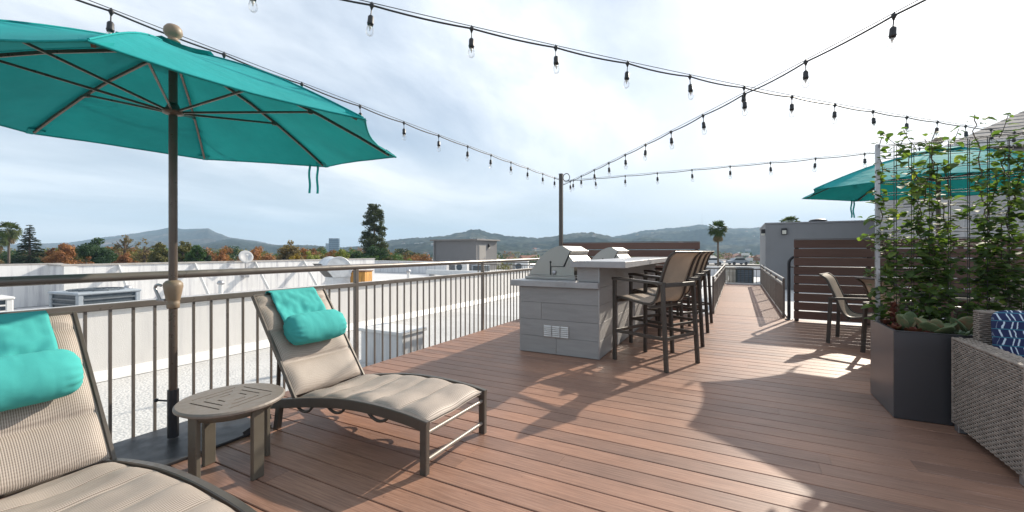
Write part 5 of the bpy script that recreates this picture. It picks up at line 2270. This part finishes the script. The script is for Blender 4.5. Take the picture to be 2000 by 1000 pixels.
TM = {
    'orange': tmat('autumn_orange', (0.130, 0.055, 0.024), (0.270, 0.115, 0.045), (0.400, 0.200, 0.080)),
    'rust': tmat('autumn_rust', (0.145, 0.061, 0.032), (0.275, 0.123, 0.061), (0.406, 0.203, 0.096)),
    'dark': tmat('dark_green', (0.014, 0.035, 0.014), (0.032, 0.070, 0.026), (0.070, 0.123, 0.043)),
    'olive': tmat('olive_green', (0.058, 0.061, 0.020), (0.123, 0.116, 0.038), (0.203, 0.181, 0.058)),
    'brown': tmat('brown_olive', (0.087, 0.065, 0.032), (0.174, 0.123, 0.055), (0.254, 0.189, 0.087)),
    'green': tmat('mid_green', (0.026, 0.061, 0.014), (0.065, 0.123, 0.029), (0.123, 0.189, 0.052)),
    'yellow': tmat('autumn_yellow', (0.203, 0.131, 0.023), (0.406, 0.275, 0.043), (0.551, 0.392, 0.072)),
    'lime': tmat('yellow_green', (0.087, 0.104, 0.023), (0.174, 0.196, 0.041), (0.275, 0.283, 0.072)),
    'spruce': tmat('spruce_needles', (0.012, 0.026, 0.014), (0.029, 0.052, 0.026), (0.064, 0.090, 0.043)),
    'sequoia': tmat('cypress_green', (0.032, 0.043, 0.017), (0.080, 0.093, 0.035), (0.160, 0.162, 0.067)),
}
TRUNK = M('tree_bark', (0.095, 0.068, 0.050), 0.95, 0, 0.3, 3, bmp=0.4, bscale=8)
PALMT = M('palm_trunk', (0.130, 0.105, 0.085), 0.95, 0, 0.25, 4)


def round_tree(label, u, vtop, hw, dist, kind, seed, dens=1.0, base_v=None, airy=False, group='trees behind the roof'):
    r = random.Random(seed)
    top = survey(u, vtop, dist)
    base = Vector((top.x, top.y, GZ))
    H = top.z - GZ
    rad = hw / FPX * dist
    t = thing('tree', label, 'tree', base, 0, group)
    ch = min(H * 0.75, rad * 3.0)
    cz = H - ch / 2
    mb = MB()
    mb.tube([(0, 0, 0), (0.1, 0, cz - ch * 0.3), (0.0, 0.1, cz + ch * 0.2)], 0.28, 8, up=(0, 1, 0), scales=[1.3, 0.9, 0.35])
    limbs = []
    for k in range(9):
        a = r.uniform(0, 6.28)
        z0 = cz - ch * 0.35 + r.uniform(0, ch * 0.35)
        e = Vector((math.cos(a) * rad * 0.7, math.sin(a) * rad * 0.7, z0 + r.uniform(0.15, 0.4) * ch))
        mb.tube([(0, 0, z0), e * 0.5 + Vector((0, 0, z0 * 0.5 + 0.1)), e], 0.11, 5, up=(0.3, 1, 0), scales=[1, 0.7, 0.3])
    mb.build('trunk', TRUNK, t)
    clumps = []
    n = 46 if not airy else 30
    for k in range(n):
        d = Vector((r.gauss(0, 1), r.gauss(0, 1), r.gauss(0, 1))).normalized()
        q = r.random() ** 0.35
        x = Vector((d.x * rad * 0.82 * q, d.y * rad * 0.78 * q, cz + d.z * ch * 0.42 * q))
        x.z = min(x.z, H - rad * 0.18)
        cr = rad * r.uniform(0.24, 0.42) * (0.75 if airy else 1.0)
        clumps.append((x, cr))
    clumps.append((Vector((r.uniform(-.2, .2) * rad, 0, H - rad * 0.22)), rad * 0.25))
    mb = MB()
    size = dist / FPX * 2000 / 1024 * 1.7
    cnt = 26 * dens / (size * size) * (0.4 if airy else 1.0)
    crown_clumps(mb, clumps, cnt, size, r, 0.8)
    mb.build('crown', TM[kind], t)
    return t


round_tree('orange autumn tree beside the spruce', 125, 474, 30, 62, 'orange', 1)
round_tree('reddish brown autumn tree just right of the spruce', 103, 483, 16, 66, 'rust', 2)
round_tree('dense dark green round tree right of the orange tree', 192, 462, 40, 60, 'dark', 3, 1.3)
round_tree('low red orange tree in front of the dark green tree', 172, 500, 18, 52, 'orange', 4)
round_tree('airy brown tree below the mountain slope', 243, 457, 19, 75, 'brown', 5, airy=True)
round_tree('bright orange low tree below the airy brown tree', 246, 492, 22, 55, 'orange', 6)
round_tree('second airy brown tree left of the umbrella pole', 281, 464, 19, 75, 'brown', 7, airy=True)
round_tree('olive tree just left of the umbrella pole', 313, 472, 21, 64, 'olive', 8)
round_tree('olive tree just right of the umbrella pole', 357, 470, 19, 66, 'olive', 9)
round_tree('fresh green tree right of the umbrella pole', 382, 477, 19, 62, 'green', 10)
round_tree('dark small tree behind the green tree', 402, 486, 13, 68, 'dark', 11)
round_tree('golden orange tree left of the satellite dish', 438, 486, 26, 64, 'orange', 12)
round_tree('wide rust brown tree right of the satellite dish', 508, 479, 34, 66, 'rust', 13)
round_tree('tall brown green tree between dish and exhaust hood', 566, 468, 26, 72, 'brown', 14)
round_tree('small yellow tree left of the exhaust hood', 577, 494, 15, 56, 'yellow', 15)
round_tree('yellow green tree behind the exhaust hood mouth', 606, 489, 22, 62, 'lime', 16)
round_tree('pale green tree right of the exhaust hood', 668, 485, 18, 72, 'lime', 17)
round_tree('dark green tree left of the tall cypress', 700, 488, 18, 84, 'dark', 18)
round_tree('low olive tree right of the tall cypress', 760, 500, 22, 80, 'olive', 19)
round_tree('low yellow green bush left of the grey stair house', 798, 503, 22, 70, 'lime', 20)
round_tree('spreading dark cedar left of the grey stair house', 788, 484, 26, 130, 'spruce', 21, 0.9)
round_tree('dark tree at the far left behind the palms', 25, 488, 26, 90, 'dark', 22)
round_tree('brown tree at the far left edge', -25, 486, 26, 80, 'brown', 23)


def spruce(label, u, vtop, hw, dist, kind, seed, droop=0.25, gaps=0.15, col=False):
    r = random.Random(seed)
    top = survey(u, vtop, dist)
    H = top.z - GZ
    rad = hw / FPX * dist
    t = thing('tree', label, 'tree', (top.x, top.y, GZ), 0, 'conifers behind the roof')
    mb = MB()
    mb.tube([(0, 0, 0), (0, 0, H * 0.5), (0, 0, H * 0.985)], rad * 0.085, 8, up=(0, 1, 0), scales=[1.5, 1.0, 0.12])
    size = dist / FPX * 2000 / 1024 * 1.5
    boughs = []
    z = H * 0.22
    while z < H - 0.1:
        f = (H - z) / (H * 0.78)
        R = rad * f ** 0.75 if not col else rad * (0.26 + 0.74 * f ** 0.7)
        nb = 9 if not col else 7
        for k in range(nb):
            if r.random() < gaps:
                continue
            a = r.uniform(0, 6.28)
            L = R * r.uniform(0.7, 1.08) + 0.1
            e = Vector((math.cos(a) * L, math.sin(a) * L, z - droop * L + r.uniform(-.1, .1) * L))
            boughs.append((Vector((0, 0, z)), e))
        z += H * 0.026 * (0.55 + f)
    for p, e in boughs:
        mb.tube([p, (p + e) / 2 + Vector((0, 0, 0.03)), e], 0.035, 4, up=(0.2, 1, 0.1), scales=[1.2, 0.8, 0.3])
    mb.build('trunk', TRUNK, t)
    mb = MB()
    for p, e in boughs:
        L = (e - p).length
        if not col:
            n = int(8 + L * L * 1.1 / (size * size) * 2.0)
            sd = Vector((-(e - p).y, (e - p).x, 0)).normalized()
            for i in range(n):
                s = r.random() ** 0.7
                q = p.lerp(e, s) + sd * r.gauss(0, 0.16 * L * (1.15 - s)) + Vector((0, 0, r.gauss(-0.03, 0.05) * L))
                d = ((e - p).normalized() + sd * r.uniform(-.8, .8) + Vector((0, 0, r.uniform(-.5, .1)))).normalized()
                b = d.cross(Vector((r.gauss(0, .4), r.gauss(0, .4), 1))).normalized()
                w_ = size * r.uniform(0.7, 1.3)
                vs = [mb.bm.verts.new(q), mb.bm.verts.new(q + d * w_ * 0.5 + b * w_ * 0.22), mb.bm.verts.new(q + d * w_ * 1.1), mb.bm.verts.new(q + d * w_ * 0.5 - b * w_ * 0.22)]
                mb._face(vs)
        else:
            cl = []
            for s in (0.55, 0.8, 1.0):
                cl.append((p.lerp(e, s) + Vector((r.gauss(0, .1), r.gauss(0, .1), r.gauss(0, .1))) * L, L * r.uniform(0.20, 0.34) + 0.15))
            crown_clumps(mb, cl, 11 / (size * size), size, r, 0.75)
    mb.build('crown', TM[kind], t)
    return t


spruce('tall dark layered spruce at the far left', 58, 438, 40, 64, 'spruce', 31, 0.16, 0.12)
spruce('tall narrow cypress standing alone against the sky', 731, 399, 34, 92, 'sequoia', 32, 0.05, 0.44, True)


def palm(label, u, vtop, hw, dist, seed, skirt=True):
    r = random.Random(seed)
    top = survey(u, vtop, dist)
    rad = hw / FPX * dist
    H = top.z - GZ - rad * 0.85
    t = thing('palm_tree', label, 'palm tree', (top.x, top.y, GZ), 0, 'fan palms in the distance')
    mb = MB()
    mb.tube([(0, 0, 0), (rad * 0.05, 0, H * 0.5), (0, 0, H)], rad * 0.10, 9, up=(0, 1, 0), scales=[1.25, 1.0, 0.95])
    mb.build('trunk', PALMT, t)
    live, dead = MB(), MB()
    for k in range(108):
        a = r.uniform(0, 6.28)
        el = math.asin(r.uniform(-0.72, 1.0)) if k < 62 else r.uniform(-1.45, -0.8)
        if k >= 62 and not skirt:
            continue
        m_ = live if k < 62 else dead
        d = Vector((math.cos(a) * math.cos(el), math.sin(a) * math.cos(el), math.sin(el)))
        L = rad * (r.uniform(0.42, 0.58) if k < 62 else r.uniform(0.3, 0.5))
        p0 = Vector((0, 0, H)) + d * rad * 0.06 + Vector((0, 0, -0.35 * rad * (k >= 62)))
        p1 = p0 + d * L
        side = d.cross(Vector((0, 0, 1)))
        side = side.normalized() if side.length > 0.05 else Vector((1, 0, 0))
        upv = side.cross(d).normalized()
        m_.tube([p0, p1], rad * 0.010, 4, up=(0.3, 0.2, 1))
        nb = 9
        for i in range(nb):                        # the fan of blades
            th = math.radians(-78 + 156 * i / (nb - 1))
            e = d * math.cos(th) + side * math.sin(th)
            e = (e + upv * r.uniform(-0.15, 0.1) - Vector((0, 0, 0.12))).normalized()
            LL = rad * r.uniform(0.42, 0.54) * (0.8 if k >= 62 else 1)
            w_ = side * math.cos(th) * rad * 0.045 - d * math.sin(th) * rad * 0.045
            mid = p1 + e * LL * 0.55
            tip = p1 + e * LL - Vector((0, 0, LL * (0.14 + 0.45 * smooth01(0.6 - el))))
            vs = [m_.bm.verts.new(p1), m_.bm.verts.new(mid + w_), m_.bm.verts.new(tip), m_.bm.verts.new(mid - w_)]
            m_._face(vs)
    live.build('crown', tmat('palm_green', (0.022, 0.040, 0.012), (0.055, 0.085, 0.024), (0.120, 0.135, 0.050), 2.0), t)
    dead.build('dead_fronds', tmat('dry_palm', (0.090, 0.066, 0.036), (0.160, 0.120, 0.066), (0.240, 0.185, 0.110), 2.0), t)
    return t


palm('fan palm right of the bar stools with a long bare trunk', 1402, 431, 19, 48, 41)
palm('fan palm showing above the blue grey block', 1542, 421, 19, 60, 42, False)
palm('fan palm at the far left next to the spruce', 17, 433, 20, 70, 43)
palm('fan palm cut by the left edge of the picture', -6, 452, 18, 66, 44)

# ---- far wood and houses below the hills
rd = random.Random(77)
fw = {k: MB() for k in ('dark', 'olive', 'brown', 'green', 'orange')}
for i in range(950):
    u = rd.uniform(-250, 2250)
    d = 130 * (6.0 ** rd.random())
    c = survey(u, 490, d)
    hgt = rd.uniform(5.5, 11.5) * (1.0 if d > 260 else 0.9)
    rad = hgt * rd.uniform(0.30, 0.46)
    kind = rd.choice(('dark', 'dark', 'olive', 'olive', 'brown', 'green', 'green', 'orange'))
    cl = []
    for k in range(7):
        cl.append((Vector((c.x + rd.gauss(0, .45) * rad, c.y + rd.gauss(0, .45) * rad, GZ + hgt - rad * rd.uniform(0.3, 1.6))), rad * rd.uniform(0.35, 0.6)))
    size = d / FPX * 2000 / 1024 * 1.9
    crown_clumps(fw[kind], cl, 3.4 / (size * size) + 0.2, size, rd, 0.85)
for i in range(150):                               # nearer belt of trees just behind the parapet
    u = rd.uniform(-120, 830)
    d = rd.uniform(82, 135)
    vt = rd.uniform(479, 501)
    c = survey(u, vt, d)
    hgt = c.z - GZ
    rad = rd.uniform(1.9, 3.5)
    kind = rd.choice(('dark', 'olive', 'olive', 'orange', 'orange', 'brown', 'green'))
    cl = []
    for k in range(12):
        cl.append((Vector((c.x + rd.gauss(0, .5) * rad, c.y + rd.gauss(0, .5) * rad, c.z - rad * rd.uniform(0.35, 2.0))), rad * rd.uniform(0.35, 0.6)))
    size = d / FPX * 2000 / 1024 * 1.8
    crown_clumps(fw[kind], cl, 14 / (size * size), size, rd, 0.85)
for k, m_ in fw.items():
    stuff(m_.build('distant_trees', TM[k]), {'dark': 'dark green far trees spread over the valley floor', 'olive': 'olive coloured far trees spread over the valley floor', 'brown': 'brown far trees spread over the valley floor',
          'green': 'mid green far trees spread over the valley floor', 'orange': 'orange far trees spread over the valley floor'}[k], 'trees')


def little_house(mb, c, w, d, h, rz, roof):
    R = Matrix.Rotation(rz, 3, 'Z')
    P = lambda x, y, z: R @ Vector((x, y, z)) + c
    mb.box(c + Vector((0, 0, h / 2)), (w, d, h), R)
    e = 0.4
    rh = d * 0.28
    a = [P(-w / 2 - e, -d / 2 - e, h), P(w / 2 + e, -d / 2 - e, h), P(w / 2 + e, d / 2 + e, h), P(-w / 2 - e, d / 2 + e, h)]
    r0, r1 = P(-w / 2 - e, 0, h + rh), P(w / 2 + e, 0, h + rh)
    return a, r0, r1


HW = [M('far_wall_white', (0.44, 0.43, 0.41), 0.8, 0, 0.05, 1), M('far_wall_cream', (0.36, 0.32, 0.27), 0.8, 0, 0.05, 1), M('far_wall_grey', (0.36, 0.37, 0.38), 0.8, 0, 0.05, 1)]
HR = [M('far_roof_brown', (0.15, 0.11, 0.09), 0.9, 0, 0.1, 1), M('far_roof_grey', (0.22, 0.22, 0.22), 0.9, 0, 0.1, 1), M('far_roof_red', (0.24, 0.11, 0.075), 0.9, 0, 0.1, 1)]


def far_house(label, group, c, w, d, h, rz, rnd):
    t = thing('house', label, 'house', c, rz, group)
    mb = MB()
    mb.box((0, 0, h / 2 - 1.5), (w, d, h + 3))
    mb.build('wall', rnd.choice(HW), t)
    e, rh = 0.4, d * 0.28
    mb = MB()
    a = [(-w / 2 - e, -d / 2 - e, h), (w / 2 + e, -d / 2 - e, h), (w / 2 + e, d / 2 + e, h), (-w / 2 - e, d / 2 + e, h)]
    r0, r1 = (-w / 2 - e, 0, h + rh), (w / 2 + e, 0, h + rh)
    mb.poly([a[0], a[1], r1, r0])
    mb.poly([a[2], a[3], r0, r1])
    mb.poly([a[1], a[2], r1])
    mb.poly([a[3], a[0], r0])
    mb.build('roof', rnd.choice(HR), t)
    return t


rh_ = random.Random(5)
for i in range(46):
    u = rh_.choice((rh_.uniform(955, 1080), rh_.uniform(1365, 1500), rh_.uniform(-60, 960), rh_.uniform(1365, 1500)))
    dd = rh_.uniform(190, 560)
    c = survey(u, 490, dd)
    far_house('small pale house among the valley trees below the hills', 'far houses in the valley', (c.x, c.y, GZ), rh_.uniform(9, 16), rh_.uniform(7, 10), rh_.uniform(3, 6.0), rh_.uniform(0, 3.14), rh_)
for i in range(58):
    left = i < 36
    u = rh_.uniform(600, 1190) if left else rh_.uniform(1200, 1500)
    fn = fna if left else fnb
    P0, P1 = ((380, 1340) if left else (1080, 2600))
    a = (u - P0) / (P1 - P0)
    p = fn(a, rh_.uniform(0.10, 0.66))
    far_house('tiny pale house on the wooded hillside', 'far houses on the hillside', (p.x, p.y, p.z), rh_.uniform(7, 13), rh_.uniform(6, 9), rh_.uniform(2, 4), rh_.uniform(0, 3.14), rh_)

# ---- glass tower far away
c = survey(653, 490, 900)
t = thing('office_tower', 'distant blue glass office tower left of the tall cypress', 'tower', (c.x, c.y, GZ), YAW + 0.25)
mb = MB()
mb.mm((-9.6, -8, 0), (9.6, 8, 37.5))
mb.build('core', M('tower_glass', (0.060, 0.105, 0.150), 0.25, 0.2, 0.15, 0.2), t)
for k in range(9):
    mb = MB()
    mb.mm((-9.8, -8.2, 2 + k * 4.0), (9.8, 8.2, 3.1 + k * 4.0))
    mb.build('floor_band', M('tower_band', (0.13, 0.19, 0.25), 0.5, 0.1, 0.05, 0.2), t)
mb = MB()
mb.mm((-16.5, -5, 0), (-9.9, 5, 27))
mb.build('annex', M('tower_annex', (0.30, 0.36, 0.42), 0.5, 0, 0.05, 0.2), t)

# ---- radio mast on the far hill
p = survey(1371, 438, 2300)
t = thing('radio_mast', 'thin radio mast on top of the far hill', 'mast', (p.x, p.y, p.z - 5))
mb = MB()
mb.tube([(0, 0, 0), (0, 0, 62)], 0.55, 5, up=(0, 1, 0), scales=[1.4, 0.5])
mb.build('shaft', GALV, t)

# ---- things along the street below the right hills
def billboard(label, u, v0, v1, w_px, d):
    a = survey(u, v0, d)
    b = survey(u, v1, d)
    w_ = w_px / FPX * d
    t = thing('billboard', label, 'billboard', (a.x, a.y, GZ), YAW)
    mb = MB()
    mb.mm((-w_ / 2, -0.15, a.z - (a.z - b.z) - GZ), (w_ / 2, 0.15, a.z - GZ), 0.03)
    mb.build('panel', WHITEP, t)
    mb = MB()
    for q in (-0.4, 0.4):
        mb.tube([(q * w_, 0.1, 0), (q * w_, 0.1, b.z - GZ)], 0.14, 6, up=(0, 1, 0))
    mb.build('legs', GALV, t)


billboard('pale billboard on tall legs behind the end of the ramp', 1456, 494, 499, 16, 150)
billboard('lower white billboard in front of the tall one', 1463.5, 503.5, 509.5, 14, 140)
c = survey(1412, 505, 150)
t = thing('barrel_roof_hall', 'low hall with pale curved roof left of the billboards', 'building', (c.x, c.y, GZ), YAW + 0.15)
mb = MB()
mb.prism([(-7 + 14 * k / 12, 6.1 + 1.7 * math.sin(math.pi * k / 12)) for k in range(13)] + [(7, 0), (-7, 0)], -6, 6)
mb.build('shell', M('hall_roof', (0.48, 0.44, 0.40), 0.8, 0, 0.1, 0.4), t)


def far_car(label, u, d, rz, mat):
    c = survey(u, 490, d)
    t = thing('parked_car', label, 'car', (c.x, c.y, 0), rz, 'cars parked on the far roof deck')
    v = survey(u, 517, d)
    t.location.z = v.z
    prof = [(-2.2, 0.35), (-2.2, 0.85), (-1.5, 0.98), (-0.9, 1.48), (0.8, 1.50), (1.35, 1.0), (2.1, 0.85), (2.2, 0.35)]
    mb = MB()
    mb.prism(prof, -0.85, 0.85)
    bd = mb.build('body', mat, t)
    mb = MB()
    mb.prism([(-1.35, 1.03), (-0.86, 1.42), (0.75, 1.44), (1.18, 1.03)], -0.86, 0.86)
    mb.build('windows', M('car_glass', (0.02, 0.025, 0.03), 0.15, 0, 0.1, 3), t)
    for x in (-1.35, 1.35):
        for y in (-0.8, 0.8):
            mb = MB()
            mb.lathe([(0.32, -0.1), (0.32, 0.1)], 14, (x, y, 0.32), Matrix.Rotation(math.pi / 2, 3, 'X'))
            mb.build('wheel', BLACK, t)


mb = MB()
a = survey(1418, 517, 92)
t = thing('parking_deck', 'grey parking deck beyond the roof edge right of the stools', 'building', (a.x, a.y, GZ), YAW)
mb = MB()
mb.mm((-9, -8, 0), (9, 14, a.z - GZ - 0.02))
mb.build('slab', M('parking_concrete', (0.28, 0.27, 0.26), 0.9, 0, 0.1, 1), t)
far_car('small white parked car left of the fan palm trunk', 1390, 92, YAW + 0.05, M('car_white', (0.62, 0.63, 0.65), 0.3, 0.1, 0.03, 3))
far_car('small grey parked car right of the fan palm trunk', 1441, 92, YAW + 0.1, M('car_grey', (0.24, 0.26, 0.29), 0.3, 0.3, 0.03, 3))

# ============================================================ AIR
mb = MB()
mb.mm((-4950, -4950, GZ - 9.0), (4950, 4950, 330))
hz_ = mb.build('haze', None)
hm = bpy.data.materials.new('valley_haze')
hm.use_nodes = True
hm.node_tree.nodes.clear()
vol = hm.node_tree.nodes.new('ShaderNodeVolumePrincipled')
vol.inputs['Color'].default_value = (0.54, 0.77, 1.0, 1)
vol.inputs['Density'].default_value = 0.00026
vol.inputs['Anisotropy'].default_value = 0.0
ho = hm.node_tree.nodes.new('ShaderNodeOutputMaterial')
hm.node_tree.links.new(vol.outputs[0], ho.inputs['Volume'])
hz_.data.materials.clear()
hz_.data.materials.append(hm)
stuff(hz_, 'thin blue haze in the air over the valley', 'haze')
